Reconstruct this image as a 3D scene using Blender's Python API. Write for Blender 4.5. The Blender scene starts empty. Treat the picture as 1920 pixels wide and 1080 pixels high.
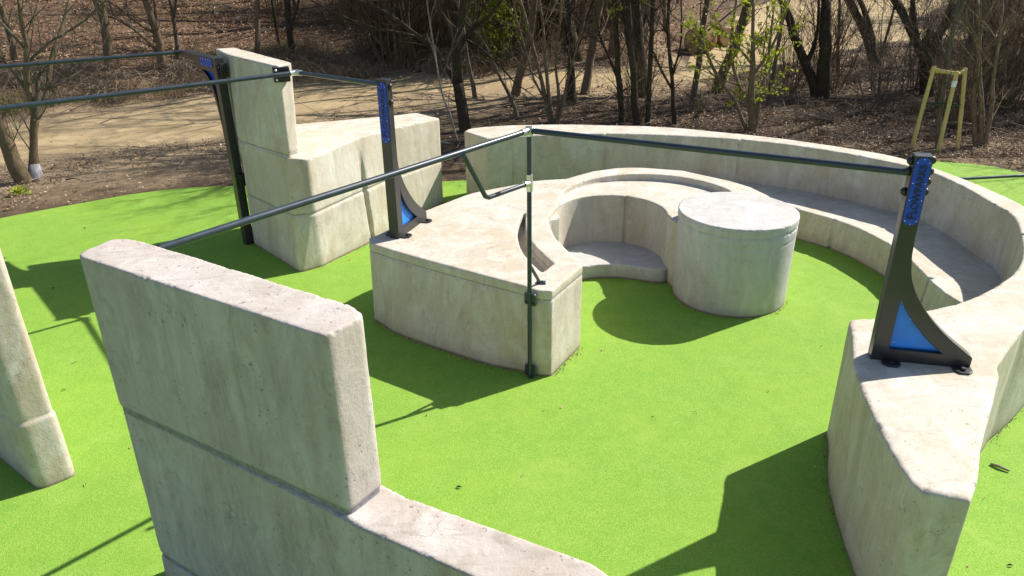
# Concrete parkour park with rails on a green rubber surface, at the edge of a bare early-spring wood.
# All coordinates in metres; camera stands above the origin looking along +Y.
import bpy, bmesh, math, random
from mathutils import Vector, Matrix, noise

random.seed(7)
SC = bpy.context.scene
COL = SC.collection
PI = math.pi

CAM = {'fwd': (0.0, 0.905393, -0.424574), 'h': 3.9, 'lens': 26.25, 'right': (0.999925, -0.0052, -0.01109), 'up': (0.012248, 0.424543, 0.905325)}
TOWER_BASE = [(-3.67, 9.91), (-2.745, 8.862), (-2.5, 9.06), (-2.02, 9.86), (-1.97, 9.95), (-1.66, 10.6), (-1.09, 11.66), (-1.5, 12.1), (-1.85, 11.85), (-3.1, 11.0)]
TOWER_LEDGE = [(-3.583, 9.768, 1.5), (-2.76, 9.0, 1.485), (-2.505, 9.02, 1.455), (-2.045, 10.087, 1.46), (-2.001, 10.134, 1.47), (-1.691, 10.765, 1.43), (-1.075, 11.593, 1.38),
 (-1.505, 12.047, 1.38), (-1.808, 11.772, 1.4), (-3.739, 10.744, 1.46)]
TOWER_SLAB_TOP = [(-3.647, 10.03), (-2.758, 9.033), (-2.701, 9.008), (-2.602, 9.248), (-3.771, 10.716), (-4.009, 10.612)]
TOWER_SLAB_BOT = [(-3.583, 9.768), (-2.77, 9.025), (-2.715, 9.0), (-2.625, 9.165), (-3.667, 10.534), (-3.801, 10.255)]
W1_TALL = [(-2.294, 3.664), (-0.784, 2.748), (-0.651, 2.935), (-0.735, 3.043), (-2.104, 3.905), (-2.229, 3.918), (-2.317, 3.724)]
W1_LOW = [(-2.306, 3.691), (-0.781, 2.731), (-0.742, 2.695), (-0.187, 2.38)]
W1_LOWB = [(-0.654, 2.935), (-0.537, 2.894), (0.335, 2.447), (0.412, 2.37)]
W2 = [(-3.743, 4.678), (-3.55, 4.855), (-4.512, 5.413)]
A_FRONT = [(-1.541, 7.534), (-1.231, 7.295), (-0.869, 7.039), (-0.528, 6.811), (-0.205, 6.595), (0.101, 6.39), (0.237, 6.268)]
A_FRONT_BASE = [(-1.56, 7.495), (-1.289, 7.186), (-0.911, 6.906), (-0.559, 6.675), (-0.224, 6.476), (0.122, 6.346), (0.251, 6.273)]
A_CORNER = [(0.371, 6.264), (0.712, 6.853)]
A_BACK = [(0.743, 9.811), (0.305, 9.73), (-0.031, 9.521), (-0.4, 9.306), (-0.587, 9.147), (-0.815, 8.855), (-1.022, 8.595), (-1.469, 7.805), (-1.57, 7.694)]
A_RIM = [(3.24, 8.999), (3.12, 9.354), (2.921, 9.646), (2.406, 10.137), (1.912, 10.306), (1.665, 10.325), (1.472, 10.298), (1.14, 10.152), (0.876, 9.93)]
A_VOIDL = [(0.712, 6.853), (0.614, 7.177), (0.489, 7.592), (0.456, 7.839), (0.436, 8.046), (0.428, 8.263)]
A_SLOT = [(0.186, 8.595), (0.103, 8.238), (0.068, 7.886), (0.076, 7.558), (0.106, 7.282), (0.167, 7.035), (0.294, 6.682), (0.421, 6.903), (0.335, 7.129), (0.244, 7.398),
 (0.183, 7.667), (0.164, 7.883), (0.166, 8.235)]
SEAT_FRONT = [(0.905, 8.527), (1.098, 8.575), (1.324, 8.568), (1.539, 8.508), (1.694, 8.44), (1.853, 8.403), (1.93, 8.457)]
WALL_IN = [(-0.369, 11.502), (0.113, 11.616), (0.999, 11.711), (1.713, 11.692), (2.446, 11.566), (3.591, 11.202), (4.556, 10.558), (5.302, 9.717), (5.455, 9.457), (5.539, 8.848),
 (5.525, 8.152), (5.492, 7.699), (5.232, 7.141), (4.9, 6.584), (4.568, 6.192), (4.115, 5.83), (3.768, 5.619), (3.432, 5.489), (3.161, 5.381), (2.926, 5.34),
 (2.777, 5.344)]
WALL_BLADE = [(2.691, 5.273), (2.621, 5.053), (2.467, 4.657), (2.364, 4.241), (2.296, 3.85), (2.259, 3.559), (2.249, 3.344), (2.275, 3.277), (2.502, 3.194), (2.648, 3.383),
 (2.817, 3.65), (3.417, 4.467), (3.466, 4.581), (3.731, 4.86), (4.012, 5.148)]
WALL_OUTL = [(5.786, 8.708), (5.629, 9.524), (5.463, 9.975), (5.23, 10.349), (4.553, 10.959), (3.831, 11.46), (2.55, 12.106), (1.789, 12.261), (1.052, 12.379), (0.166, 12.388),
 (-0.232, 12.331), (-0.624, 12.199), (-0.743, 11.981)]
BENCH_F = [(3.839, 10.312), (4.034, 9.883), (4.331, 9.501), (4.537, 9.106), (4.693, 8.436), (4.67, 7.865), (4.614, 7.288), (4.658, 6.947)]
RP_ORG = (2.609, 4.701, 1.085)
RP_U = (0.974, -0.2264)
RP_OUT = [(0.0, 0.0), (0.011, 1.515), (0.116, 1.517), (0.108, 1.032), (0.136, 0.828), (0.163, 0.692), (0.193, 0.593), (0.228, 0.523), (0.292, 0.426), (0.379, 0.321),
 (0.478, 0.226), (0.568, 0.159), (0.655, 0.088), (0.666, 0.0)]
RP_WIN = [(0.109, 0.503), (0.137, 0.464), (0.196, 0.374), (0.281, 0.26), (0.361, 0.178), (0.451, 0.097), (0.108, 0.097)]
RP_PLATE = [(0.062, 1.502), (0.059, 1.05), (-0.047, 1.486)]
RP_SCREW = [(0.027, 1.469), (0.065, 1.49), (0.103, 1.469), (0.026, 1.326), (0.099, 1.326), (0.026, 1.215), (0.099, 1.215), (0.022, 1.074), (0.097, 1.073), (0.059, 1.052)]
RP_TOPQ = [(2.649, 4.809), (2.762, 4.79), (2.729, 4.686), (2.619, 4.698)]
P2 = {'front': (-1.229, 7.629, 0.93),
 'left': (-1.33, 7.718, 0.93),
 'right': (-0.989, 8.259, 0.93),
 'top': [(-1.368, 7.948, 2.6), (-1.249, 7.811, 2.6), (-1.237, 8.004, 2.6), (-1.335, 8.061, 2.6)]}
P2_OUT = [(-0.0, 0.0), (0.016, 1.698), (0.109, 1.714), (0.103, 1.141), (0.098, 0.743), (0.172, 0.644), (0.331, 0.405), (0.501, 0.232), (0.685, 0.088), (0.688, 0.002)]
P2_WIN = [(0.118, 0.491), (0.249, 0.276), (0.469, 0.096), (0.122, 0.095)]
BP = {'base': [(-3.86, 10.016, 0.0), (-3.767, 9.869, 0.0), (-3.687, 9.927, 0.0)], 'top': [(-4.519, 10.651, 2.56), (-3.719, 9.834, 2.56), (-3.653, 10.017, 2.56)]}
BP_UZ = {'armbot': (1.126, 2.499),
 'armtop': (1.115, 2.556),
 'c1': (0.718, 2.446),
 'c2': (0.349, 2.312),
 'c3': (0.247, 2.049),
 'c4': (0.157, 1.709),
 'c5': (0.141, 1.424),
 'left': (0.13, 0.013),
 'plate': [(0.522, 2.567), (0.089, 2.567), (0.131, 2.47), (0.55, 2.47)],
 'top': (-0.085, 2.564),
 'win': [(0.539, 2.457), (0.142, 2.482), (0.134, 1.924), (0.252, 2.152)]}
BP_U = (-0.6854, 0.7282)
CL = (0.154, 6.209, 2.43)
T1END = (-1.98, 3.907, 2.34)
TUBE = (0.164, 6.27, 0.0)
T2END = (2.619, 4.756, 2.475)
T3CL = (-2.492, 9.0, 2.5)
T3END = (-4.802, 7.112, 2.5)
T3B = (-1.302, 7.655, 2.585)
T4END = (-4.59, 10.822, 2.51)
T4L = (-6.379, 9.679, 2.51)
BEND_T = (-0.358, 5.537, 2.425)
BEND_B = (-0.2, 5.82, 1.98)
BEND_C = (0.154, 6.23, 1.98)
FARBAR = [(6.359, 9.865, 0.85), (7.091, 9.961, 0.85)]
TBR = (-2.758, 9.449, 2.4)
DEBRIS = [(-6.433, 10.627, 0.0), (-6.903, 9.85, 0.0), (-6.364, 9.873, 0.0), (-5.717, 8.45, 0.0), (-6.135, 11.82, 0.0), (-8.074, 11.623, 0.0), (-3.585, 10.528, 0.0),
 (-2.182, 9.258, 0.0), (-2.524, 9.512, 0.0), (-0.785, 5.617, 0.0), (1.655, 5.607, 0.0), (0.067, 4.768, 0.0), (1.241, 5.55, 0.0), (0.44, 5.717, 0.0), (1.637, 5.616, 0.0),
 (-0.437, 4.636, 0.0), (-0.138, 4.139, 0.0), (2.172, 4.448, 0.0), (2.361, 4.288, 0.0), (-3.408, 4.722, 0.0), (-3.266, 5.199, 0.0), (-4.328, 6.117, 0.0),
 (3.569, 4.441, 0.0), (3.074, 3.773, 0.0), (3.354, 3.769, 0.0), (0.936, 6.759, 0.0), (-1.196, 7.148, 0.0), (2.273, 7.631, 0.0), (0.278, 5.678, 0.0), (2.399, 5.94, 0.0),
 (3.222, 6.781, 0.0), (4.586, 7.888, 0.0), (-4.5, 6.64, 0.0)]
STICK = (3.893, 4.788, 0.0)
SAPLING_BASE = (8.58, 14.76, -0.01)
STAKES = [((8.02, 14.66, -0.01), (8.09, 14.62, 1.57)), ((8.41, 14.39, -0.01), (8.41, 14.39, 1.51)), ((8.86, 14.49, -0.01), (8.68, 14.6, 1.53))]
LOG = [(6.72, 27.33, 0.17), (7.89, 29.1, 0.19)]
GREENBUSH = [(-0.0, 23.28, 0.14)]
WEED = (-8.443, 12.366, 0.0)
DRYTUFT = [(-3.55, 23.76, 0.18), (-4.15, 23.42, 0.17), (-2.7, 23.52, 0.16)]
TREES = {'b1': [[(-11.39, 21.97, 0.66, 0.144), (-11.31, 22.02, 1.36, 0.128), (-11.26, 22.05, 2.06, 0.119), (-11.34, 22.0, 2.48, 0.11)],
        [(-11.3, 22.02, 1.07, 0.076), (-11.24, 22.05, 1.78, 0.067), (-11.24, 22.05, 2.48, 0.059)],
        [(-11.28, 22.03, 2.06, 0.044), (-11.02, 22.17, 1.99, 0.037), (-10.71, 22.33, 1.71, 0.03)]],
 'b2': [[(-9.9, 21.95, 0.47, 0.122), (-9.84, 21.98, 1.2, 0.105), (-9.86, 21.97, 1.77, 0.097), (-9.96, 21.93, 2.47, 0.088)],
        [(-9.93, 21.94, 1.35, 0.052), (-9.79, 22.0, 2.05, 0.044), (-9.74, 22.03, 2.46, 0.044)],
        [(-9.92, 21.94, 1.1, 0.045), (-10.11, 21.86, 1.43, 0.037), (-10.36, 21.75, 1.77, 0.037), (-10.51, 21.68, 1.92, 0.022)],
        [(-9.89, 21.96, 1.6, 0.045), (-10.19, 21.82, 1.86, 0.037), (-10.56, 21.66, 2.29, 0.029), (-10.75, 21.57, 2.5, 0.022)]],
 'b3': [[(-10.16, 23.91, 0.91, 0.065), (-10.15, 23.92, 1.42, 0.065), (-10.12, 23.93, 1.95, 0.056), (-10.13, 23.92, 2.33, 0.056)],
        [(-10.12, 23.93, 1.8, 0.04), (-9.97, 23.99, 2.32, 0.04)]],
 'b4': [[(-13.85, 21.71, 0.92, 0.097), (-13.81, 21.74, 1.42, 0.089), (-13.81, 21.73, 1.98, 0.08), (-13.82, 21.73, 2.53, 0.072)]],
 'b5': [[(-6.74, 24.09, 0.48, 0.125), (-6.73, 24.09, 1.05, 0.107), (-6.71, 24.1, 1.67, 0.106), (-6.68, 24.1, 2.28, 0.096)],
        [(-6.75, 24.08, 1.36, 0.041), (-6.45, 24.17, 1.97, 0.032), (-6.33, 24.2, 2.42, 0.032)]],
 'b6': [[(-7.28, 24.78, 0.71, 0.051), (-7.3, 24.77, 1.29, 0.05), (-7.32, 24.77, 1.85, 0.042), (-7.32, 24.77, 2.24, 0.041)]],
 'big': [[(-1.0, 16.71, -0.04, 0.144), (-1.06, 16.71, 0.52, 0.124), (-1.11, 16.71, 1.04, 0.117)],
         [(-1.11, 16.71, 1.04, 0.099), (-1.12, 16.71, 1.66, 0.092), (-1.06, 16.71, 2.1, 0.085), (-0.96, 16.72, 2.52, 0.079), (-0.9, 16.72, 3.04, 0.072)],
         [(-1.14, 16.71, 0.99, 0.076), (-1.35, 16.69, 1.33, 0.069), (-1.63, 16.68, 1.76, 0.063), (-2.0, 16.65, 2.03, 0.051), (-2.35, 16.63, 2.31, 0.045),
          (-2.72, 16.61, 2.53, 0.039), (-3.25, 16.58, 2.75, 0.028)],
         [(-2.0, 16.65, 2.03, 0.034), (-2.42, 16.63, 2.14, 0.028), (-2.86, 16.6, 2.24, 0.022), (-3.39, 16.57, 2.46, 0.017), (-3.91, 16.54, 2.73, 0.017)],
         [(-1.1, 16.71, 1.77, 0.052), (-0.78, 16.73, 2.15, 0.045), (-0.49, 16.75, 2.36, 0.034), (-0.21, 16.76, 2.67, 0.028)],
         [(-1.05, 16.71, 2.1, 0.051), (-1.31, 16.7, 2.32, 0.045), (-1.49, 16.69, 2.64, 0.034), (-1.64, 16.68, 2.95, 0.028)],
         [(-2.4, 16.63, 2.34, 0.028), (-2.51, 16.62, 2.63, 0.022), (-2.64, 16.62, 2.81, 0.022)],
         [(-1.0, 16.71, 1.99, 0.034), (-0.63, 16.74, 1.76, 0.029), (-0.23, 16.76, 1.42, 0.023), (0.06, 16.78, 1.07, 0.018)]],
 'dark1': [[(2.58, 17.21, -0.03, 0.08), (2.52, 17.22, 0.62, 0.073), (2.42, 17.24, 1.32, 0.066), (2.36, 17.25, 2.0, 0.053), (2.29, 17.26, 2.66, 0.046)],
           [(2.46, 17.23, 0.97, 0.036), (2.24, 17.26, 1.43, 0.03), (2.01, 17.3, 1.89, 0.024), (1.88, 17.32, 2.44, 0.017)]],
 'dark2': [[(2.89, 16.98, -0.03, 0.091), (2.81, 16.99, 0.65, 0.078), (2.72, 17.01, 1.35, 0.071), (2.62, 17.02, 2.02, 0.064), (2.56, 17.03, 2.67, 0.057)],
           [(2.72, 17.01, 1.35, 0.035), (2.56, 17.03, 1.91, 0.029), (2.47, 17.05, 2.56, 0.023)]],
 'dark3': [[(3.14, 17.01, -0.03, 0.061), (3.13, 17.01, 0.65, 0.054), (3.11, 17.02, 1.57, 0.053), (3.09, 17.02, 2.23, 0.046), (3.08, 17.02, 2.67, 0.046)]],
 'dark4': [[(3.77, 17.08, -0.02, 0.061), (3.68, 17.1, 0.74, 0.048), (3.55, 17.13, 1.55, 0.041), (3.47, 17.15, 2.11, 0.041), (3.46, 17.15, 2.65, 0.034)],
           [(3.68, 17.1, 0.74, 0.03), (3.4, 17.16, 1.2, 0.024), (3.24, 17.2, 1.54, 0.018)],
           [(3.63, 17.11, 1.09, 0.03), (3.76, 17.08, 1.67, 0.023), (3.74, 17.09, 2.33, 0.017)]],
 'fork': [[(-8.7, 13.27, -0.02, 0.117), (-8.64, 13.31, 0.44, 0.072), (-8.55, 13.37, 0.82, 0.067), (-8.48, 13.41, 1.07, 0.071)],
          [(-8.48, 13.41, 1.07, 0.067), (-8.48, 13.42, 1.47, 0.056), (-8.45, 13.43, 1.83, 0.051), (-8.33, 13.51, 2.31, 0.046), (-8.32, 13.52, 2.7, 0.036),
           (-8.28, 13.55, 3.04, 0.032)],
          [(-8.48, 13.41, 1.07, 0.067), (-8.31, 13.53, 1.33, 0.052), (-8.2, 13.6, 1.57, 0.048), (-8.11, 13.65, 1.9, 0.042), (-7.96, 13.76, 2.23, 0.038),
           (-7.76, 13.89, 2.62, 0.033), (-7.59, 14.0, 3.0, 0.028)],
          [(-8.48, 13.42, 1.47, 0.033), (-8.58, 13.35, 1.85, 0.028), (-8.69, 13.28, 2.14, 0.023), (-8.78, 13.22, 2.4, 0.018)],
          [(-8.35, 13.5, 2.22, 0.028), (-8.49, 13.41, 2.54, 0.023), (-8.6, 13.34, 2.77, 0.018)],
          [(-8.2, 13.6, 1.57, 0.029), (-7.91, 13.79, 1.69, 0.024), (-7.58, 14.01, 1.92, 0.014), (-7.41, 14.11, 2.22, 0.01)],
          [(-8.36, 13.49, 2.05, 0.028), (-8.06, 13.69, 2.33, 0.023), (-7.84, 13.83, 2.47, 0.019)]],
 'leafy': [[(5.33, 16.23, -0.04, 0.094), (5.21, 16.27, 0.76, 0.075), (5.15, 16.29, 1.43, 0.056), (5.08, 16.31, 2.07, 0.039), (5.02, 16.33, 2.69, 0.033)],
           [(5.19, 16.28, -0.0, 0.047), (4.89, 16.38, 0.63, 0.041), (4.55, 16.49, 1.07, 0.04), (4.3, 16.57, 1.48, 0.034), (4.14, 16.62, 1.83, 0.023),
            (3.93, 16.69, 2.04, 0.017)],
           [(5.18, 16.28, 0.53, 0.04), (4.93, 16.36, 0.97, 0.04), (4.74, 16.42, 1.52, 0.034), (4.68, 16.44, 2.06, 0.028), (4.7, 16.44, 2.59, 0.022)],
           [(5.18, 16.28, 1.21, 0.04), (5.42, 16.2, 1.65, 0.033), (5.58, 16.15, 2.13, 0.027), (5.67, 16.12, 2.6, 0.022)],
           [(5.36, 16.22, 0.02, 0.047), (5.38, 16.22, 0.66, 0.04), (5.42, 16.2, 1.33, 0.034), (5.43, 16.2, 1.87, 0.028), (5.41, 16.21, 2.49, 0.022)],
           [(5.13, 16.3, 1.43, 0.034), (4.88, 16.38, 1.69, 0.028), (4.62, 16.46, 1.95, 0.022), (4.38, 16.54, 2.21, 0.017)]],
 'leanback': [[(12.14, 25.48, -0.03, 0.194), (11.91, 25.59, 0.48, 0.158), (11.69, 25.69, 0.97, 0.149), (11.38, 25.84, 1.49, 0.131), (11.1, 25.97, 1.94, 0.122)],
              [(12.0, 25.55, 0.32, 0.114), (11.86, 25.61, 0.98, 0.096), (11.64, 25.72, 1.47, 0.087), (11.39, 25.83, 1.95, 0.078)]],
 'leanleft': [[(-8.83, 13.11, -0.04, 0.164), (-8.87, 13.08, 0.41, 0.133), (-8.89, 13.07, 0.94, 0.112), (-8.93, 13.04, 1.81, 0.091), (-8.94, 13.04, 2.92, 0.07)]],
 'multi1': [[(0.95, 17.45, -0.02, 0.056), (0.79, 17.46, 0.71, 0.049), (0.61, 17.47, 1.42, 0.042), (0.43, 17.48, 2.11, 0.036), (0.25, 17.49, 2.66, 0.029)],
            [(1.0, 17.45, -0.02, 0.056), (0.91, 17.45, 0.59, 0.049), (0.83, 17.46, 1.3, 0.036), (0.76, 17.46, 2.11, 0.03), (0.66, 17.47, 2.77, 0.029)],
            [(1.07, 17.44, -0.02, 0.044), (1.13, 17.44, 0.59, 0.037), (1.05, 17.44, 1.3, 0.03), (1.13, 17.44, 2.22, 0.024), (1.15, 17.44, 2.66, 0.023)],
            [(1.12, 17.44, -0.02, 0.037), (1.28, 17.43, 0.71, 0.031), (1.45, 17.42, 1.42, 0.024), (1.66, 17.41, 2.21, 0.024)],
            [(0.84, 17.46, 0.47, 0.031), (0.57, 17.47, 0.95, 0.024), (0.37, 17.49, 1.6, 0.018), (0.19, 17.5, 2.22, 0.018)]],
 'pale': [[(1.55, 19.1, -0.04, 0.149), (1.53, 19.1, 0.67, 0.113), (1.53, 19.1, 1.31, 0.072), (1.48, 19.11, 1.93, 0.065), (1.44, 19.11, 2.54, 0.057)],
          [(1.53, 19.1, 1.18, 0.04), (1.77, 19.09, 1.68, 0.033), (1.94, 19.07, 2.29, 0.026)]],
 'rightlean': [[(17.69, 28.66, -0.13, 0.257), (18.06, 28.43, 0.19, 0.234), (18.32, 28.26, 0.62, 0.193), (18.61, 28.08, 0.91, 0.172), (19.01, 27.82, 1.55, 0.131)],
               [(17.84, 28.56, -0.01, 0.138), (17.6, 28.71, 0.76, 0.117), (17.52, 28.77, 1.67, 0.096)]],
 'rightshrub': [[(9.44, 14.87, -0.04, 0.065), (9.25, 14.98, 0.75, 0.053), (9.18, 15.03, 1.36, 0.047), (9.11, 15.07, 1.96, 0.041), (8.94, 15.18, 2.73, 0.036)],
                [(9.5, 14.83, -0.02, 0.065), (9.37, 14.91, 0.76, 0.053), (9.19, 15.02, 1.47, 0.047), (9.09, 15.09, 2.16, 0.041), (9.16, 15.04, 2.64, 0.03)],
                [(9.55, 14.79, -0.02, 0.048), (9.52, 14.81, 0.67, 0.042), (9.44, 14.87, 1.28, 0.031), (9.38, 14.9, 1.98, 0.026), (9.31, 14.95, 2.65, 0.02)],
                [(9.11, 15.07, 1.96, 0.031), (8.88, 15.22, 2.34, 0.026), (8.72, 15.32, 2.62, 0.021)]],
 'sapling': [[(8.59, 14.75, -0.03, 0.048), (8.52, 14.79, 0.58, 0.048), (8.47, 14.82, 1.2, 0.047), (8.44, 14.84, 1.7, 0.046), (8.42, 14.85, 2.09, 0.046),
              (8.43, 14.85, 2.33, 0.045)],
             [(8.43, 14.85, 2.33, 0.035), (8.42, 14.85, 2.62, 0.025), (8.41, 14.86, 2.85, 0.02)]],
 'thickfork': [[(8.2, 19.82, -0.04, 0.21), (8.16, 19.84, 0.6, 0.18), (8.09, 19.87, 1.26, 0.15), (8.0, 19.91, 1.9, 0.135), (7.95, 19.93, 2.4, 0.12)],
               [(8.1, 19.86, -0.01, 0.154), (7.86, 19.96, 0.58, 0.125), (7.57, 20.08, 1.1, 0.118), (7.34, 20.18, 1.56, 0.11), (7.17, 20.25, 2.01, 0.096),
                (6.96, 20.33, 2.39, 0.088)],
               [(7.73, 20.02, 0.84, 0.062), (7.83, 19.98, 1.25, 0.055), (7.86, 19.96, 1.64, 0.041), (7.79, 19.99, 2.28, 0.034)]],
 'thin1': [[(-1.14, 15.85, -0.03, 0.023), (-1.25, 15.84, 0.48, 0.023), (-1.38, 15.83, 0.87, 0.022), (-1.45, 15.83, 1.25, 0.017), (-1.52, 15.82, 1.84, 0.016),
            (-1.58, 15.82, 2.4, 0.016), (-1.62, 15.82, 2.8, 0.011)]],
 'thin2': [[(0.22, 17.68, -0.04, 0.051), (0.03, 17.68, 0.5, 0.044), (-0.25, 17.68, 1.05, 0.031), (-0.48, 17.68, 1.58, 0.024), (-0.6, 17.68, 1.81, 0.018),
            (-0.77, 17.69, 2.05, 0.018)]],
 'yfork': [[(11.07, 20.08, -0.04, 0.17), (10.98, 20.13, 0.52, 0.169), (10.92, 20.17, 0.95, 0.181)],
           [(10.9, 20.17, 0.89, 0.133), (10.64, 20.32, 1.3, 0.111), (10.4, 20.45, 1.69, 0.104), (10.21, 20.56, 2.01, 0.097), (9.96, 20.69, 2.33, 0.09)],
           [(10.96, 20.14, 0.95, 0.132), (11.04, 20.1, 1.46, 0.117), (11.15, 20.04, 1.85, 0.102), (11.25, 19.99, 2.17, 0.094), (11.29, 19.96, 2.49, 0.087)],
           [(10.65, 20.31, 1.33, 0.07), (10.5, 20.39, 1.83, 0.062), (10.37, 20.47, 2.34, 0.062)]]}

# ------------------------------------------------------------------ helpers
def obj(name, me, mat=None, parent=None, smooth=False):
    if mat is not None:
        me.materials.clear(); me.materials.append(mat)
    if smooth:
        me.polygons.foreach_set('use_smooth', [True]*len(me.polygons))
    o = bpy.data.objects.new(name, me)
    COL.objects.link(o)
    if parent is not None:
        o.parent = parent
        o.matrix_parent_inverse = Matrix.Translation(-parent.location)
    return o

def tag(o, label=None, cat=None, group=None, kind=None):
    if label: o['label'] = label
    if cat: o['category'] = cat
    if group: o['group'] = group
    if kind: o['kind'] = kind
    return o

def empty(name, loc, label, cat, group=None):
    o = bpy.data.objects.new(name, None)
    o.empty_display_size = 0.2
    o.location = loc
    COL.objects.link(o)
    return tag(o, label, cat, group)

def copy_tree(o, parent=None):
    c = o.copy(); COL.objects.link(c)
    if parent is not None: c.parent = parent
    for ch in list(o.children): copy_tree(ch, c)
    return c

def mesh_of(verts, faces, name='mesh'):
    me = bpy.data.meshes.new(name)
    me.from_pydata([tuple(v) for v in verts], [], faces)
    me.update()
    return me

class MB:
    """collects simple shapes into one mesh"""
    def __init__(s): s.v = []; s.f = []
    def add(s, v, f):
        n = len(s.v); s.v += [tuple(x) for x in v]; s.f += [tuple(i+n for i in q) for q in f]
    def tube(s, pts, radii, sides=8, cap=True):
        pts = [Vector(p) for p in pts]
        if not isinstance(radii, (list, tuple)): radii = [radii]*len(pts)
        rings = []; ref = None
        for i, p in enumerate(pts):
            if i == 0: d = pts[1]-pts[0]
            elif i == len(pts)-1: d = pts[-1]-pts[-2]
            else: d = (pts[i+1]-p).normalized() + (p-pts[i-1]).normalized()
            if d.length < 1e-9: d = Vector((0, 0, 1))
            d.normalize()
            if ref is None:
                ref = Vector((1, 0, 0)) if abs(d.x) < .8 else Vector((0, 1, 0))
            a = (ref - d*ref.dot(d))
            if a.length < 1e-6: a = d.orthogonal()
            a.normalize(); ref = a
            b = d.cross(a)
            rings.append([p + (a*math.cos(2*PI*k/sides) + b*math.sin(2*PI*k/sides))*radii[i] for k in range(sides)])
        v = [x for r in rings for x in r]; f = []
        for i in range(len(rings)-1):
            for k in range(sides):
                k2 = (k+1) % sides
                f.append((i*sides+k, i*sides+k2, (i+1)*sides+k2, (i+1)*sides+k))
        if cap:
            f.append(tuple(range(sides-1, -1, -1)))
            f.append(tuple((len(rings)-1)*sides+k for k in range(sides)))
        s.add(v, f); return s
    def loft(s, secs):
        """secs: list of equal length 3D polygons (bottom to top)"""
        n = len(secs[0]); v = [p for q in secs for p in q]; f = []
        for i in range(len(secs)-1):
            for k in range(n):
                k2 = (k+1) % n
                f.append((i*n+k, i*n+k2, (i+1)*n+k2, (i+1)*n+k))
        f.append(tuple(range(n-1, -1, -1))); f.append(tuple((len(secs)-1)*n+k for k in range(n)))
        s.add(v, f); return s
    def box(s, c, ax, ay, az, hx, hy, hz):
        c = Vector(c); ax = Vector(ax).normalized(); ay = Vector(ay).normalized(); az = Vector(az).normalized()
        v = [c + ax*hx*i + ay*hy*j + az*hz*k for k in (-1, 1) for j in (-1, 1) for i in (-1, 1)]
        f = [(0, 2, 3, 1), (4, 5, 7, 6), (0, 1, 5, 4), (2, 6, 7, 3), (0, 4, 6, 2), (1, 3, 7, 5)]
        s.add(v, f); return s
    def dome(s, c, axis, r, h, sides=12, rings=4):
        axis = Vector(axis).normalized(); a = axis.orthogonal().normalized(); b = axis.cross(a); c = Vector(c)
        n0 = len(s.v); v = []; f = []
        for i in range(rings):
            t = i/rings*PI/2
            for k in range(sides):
                an = 2*PI*k/sides
                v.append(c + axis*h*math.sin(t) + (a*math.cos(an)+b*math.sin(an))*r*math.cos(t))
        v.append(c+axis*h)
        for i in range(rings-1):
            for k in range(sides):
                k2 = (k+1) % sides
                f.append((i*sides+k, i*sides+k2, (i+1)*sides+k2, (i+1)*sides+k))
        for k in range(sides):
            f.append(((rings-1)*sides+k, (rings-1)*sides+(k+1) % sides, len(v)-1))
        f.append(tuple(range(sides-1, -1, -1)))
        s.add(v, f); return s
    def mesh(s, name='mesh', fix=True):
        me = mesh_of(s.v, s.f, name)
        if fix:
            bm = bmesh.new(); bm.from_mesh(me)
            bmesh.ops.recalc_face_normals(bm, faces=bm.faces)
            bm.to_mesh(me); bm.free()
        return me
    def build(s, name, mat, parent=None, smooth=False, bevel=0, angle=None, fix=True):
        me = s.mesh(name, fix)
        o = obj(name, me, mat, parent, smooth)
        if angle is not None:
            me.polygons.foreach_set('use_smooth', [True]*len(me.polygons))
            try: me.set_sharp_from_angle(angle=math.radians(angle))
            except Exception: pass
        if bevel:
            m = o.modifiers.new('edge', 'BEVEL'); m.width = bevel; m.segments = 2; m.limit_method = 'ANGLE'
            m.angle_limit = math.radians(40)
        return o

def area2(p):
    return sum(p[i][0]*p[(i+1) % len(p)][1]-p[(i+1) % len(p)][0]*p[i][1] for i in range(len(p)))/2

def ccw(p): return list(p) if area2(p) > 0 else list(p)[::-1]

def spline(pts, n=6, closed=False):
    out = []; m = len(pts)
    rng = range(m if closed else m-1)
    for i in rng:
        if closed: a, b, c, d = (pts[(i-1) % m], pts[i], pts[(i+1) % m], pts[(i+2) % m])
        else:
            a = pts[max(i-1, 0)]; b = pts[i]; c = pts[i+1]; d = pts[min(i+2, m-1)]
        for k in range(n):
            t = k/n
            out.append(tuple(.5*((2*b[j]) + (-a[j]+c[j])*t + (2*a[j]-5*b[j]+4*c[j]-d[j])*t*t + (-a[j]+3*b[j]-3*c[j]+d[j])*t**3) for j in range(len(b))))
    if not closed: out.append(tuple(pts[-1]))
    return out

def rounded(poly, r, n=4):
    """round polygon corners; r scalar or per corner list; points may carry z"""
    m = len(poly); out = []
    for i in range(m):
        p = Vector(poly[i]); a = Vector(poly[i-1]); b = Vector(poly[(i+1) % m])
        rr = r[i] if isinstance(r, (list, tuple)) else r
        da = (a-p); db = (b-p)
        ra = min(rr, da.length*.45); rb = min(rr, db.length*.45)
        q0 = p+da.normalized()*ra; q2 = p+db.normalized()*rb
        for k in range(n+1):
            t = k/n
            out.append(tuple(q0*(1-t)**2 + p*2*t*(1-t) + q2*t*t))
    return out

def inset(poly, d):
    m = len(poly); out = []; s = 1 if area2(poly) > 0 else -1
    for i in range(m):
        p = Vector(poly[i][:2]); a = Vector(poly[i-1][:2]); b = Vector(poly[(i+1) % m][:2])
        e = (p-a).normalized() + (b-p).normalized()
        if e.length < 1e-6: e = (b-p)
        e.normalize()
        nrm = Vector((-e.y, e.x))*s
        q = p+nrm*d
        out.append((q.x, q.y) + tuple(poly[i][2:]))
    return out

def at_z(poly, z): return [(p[0], p[1], z) for p in poly]

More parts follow.
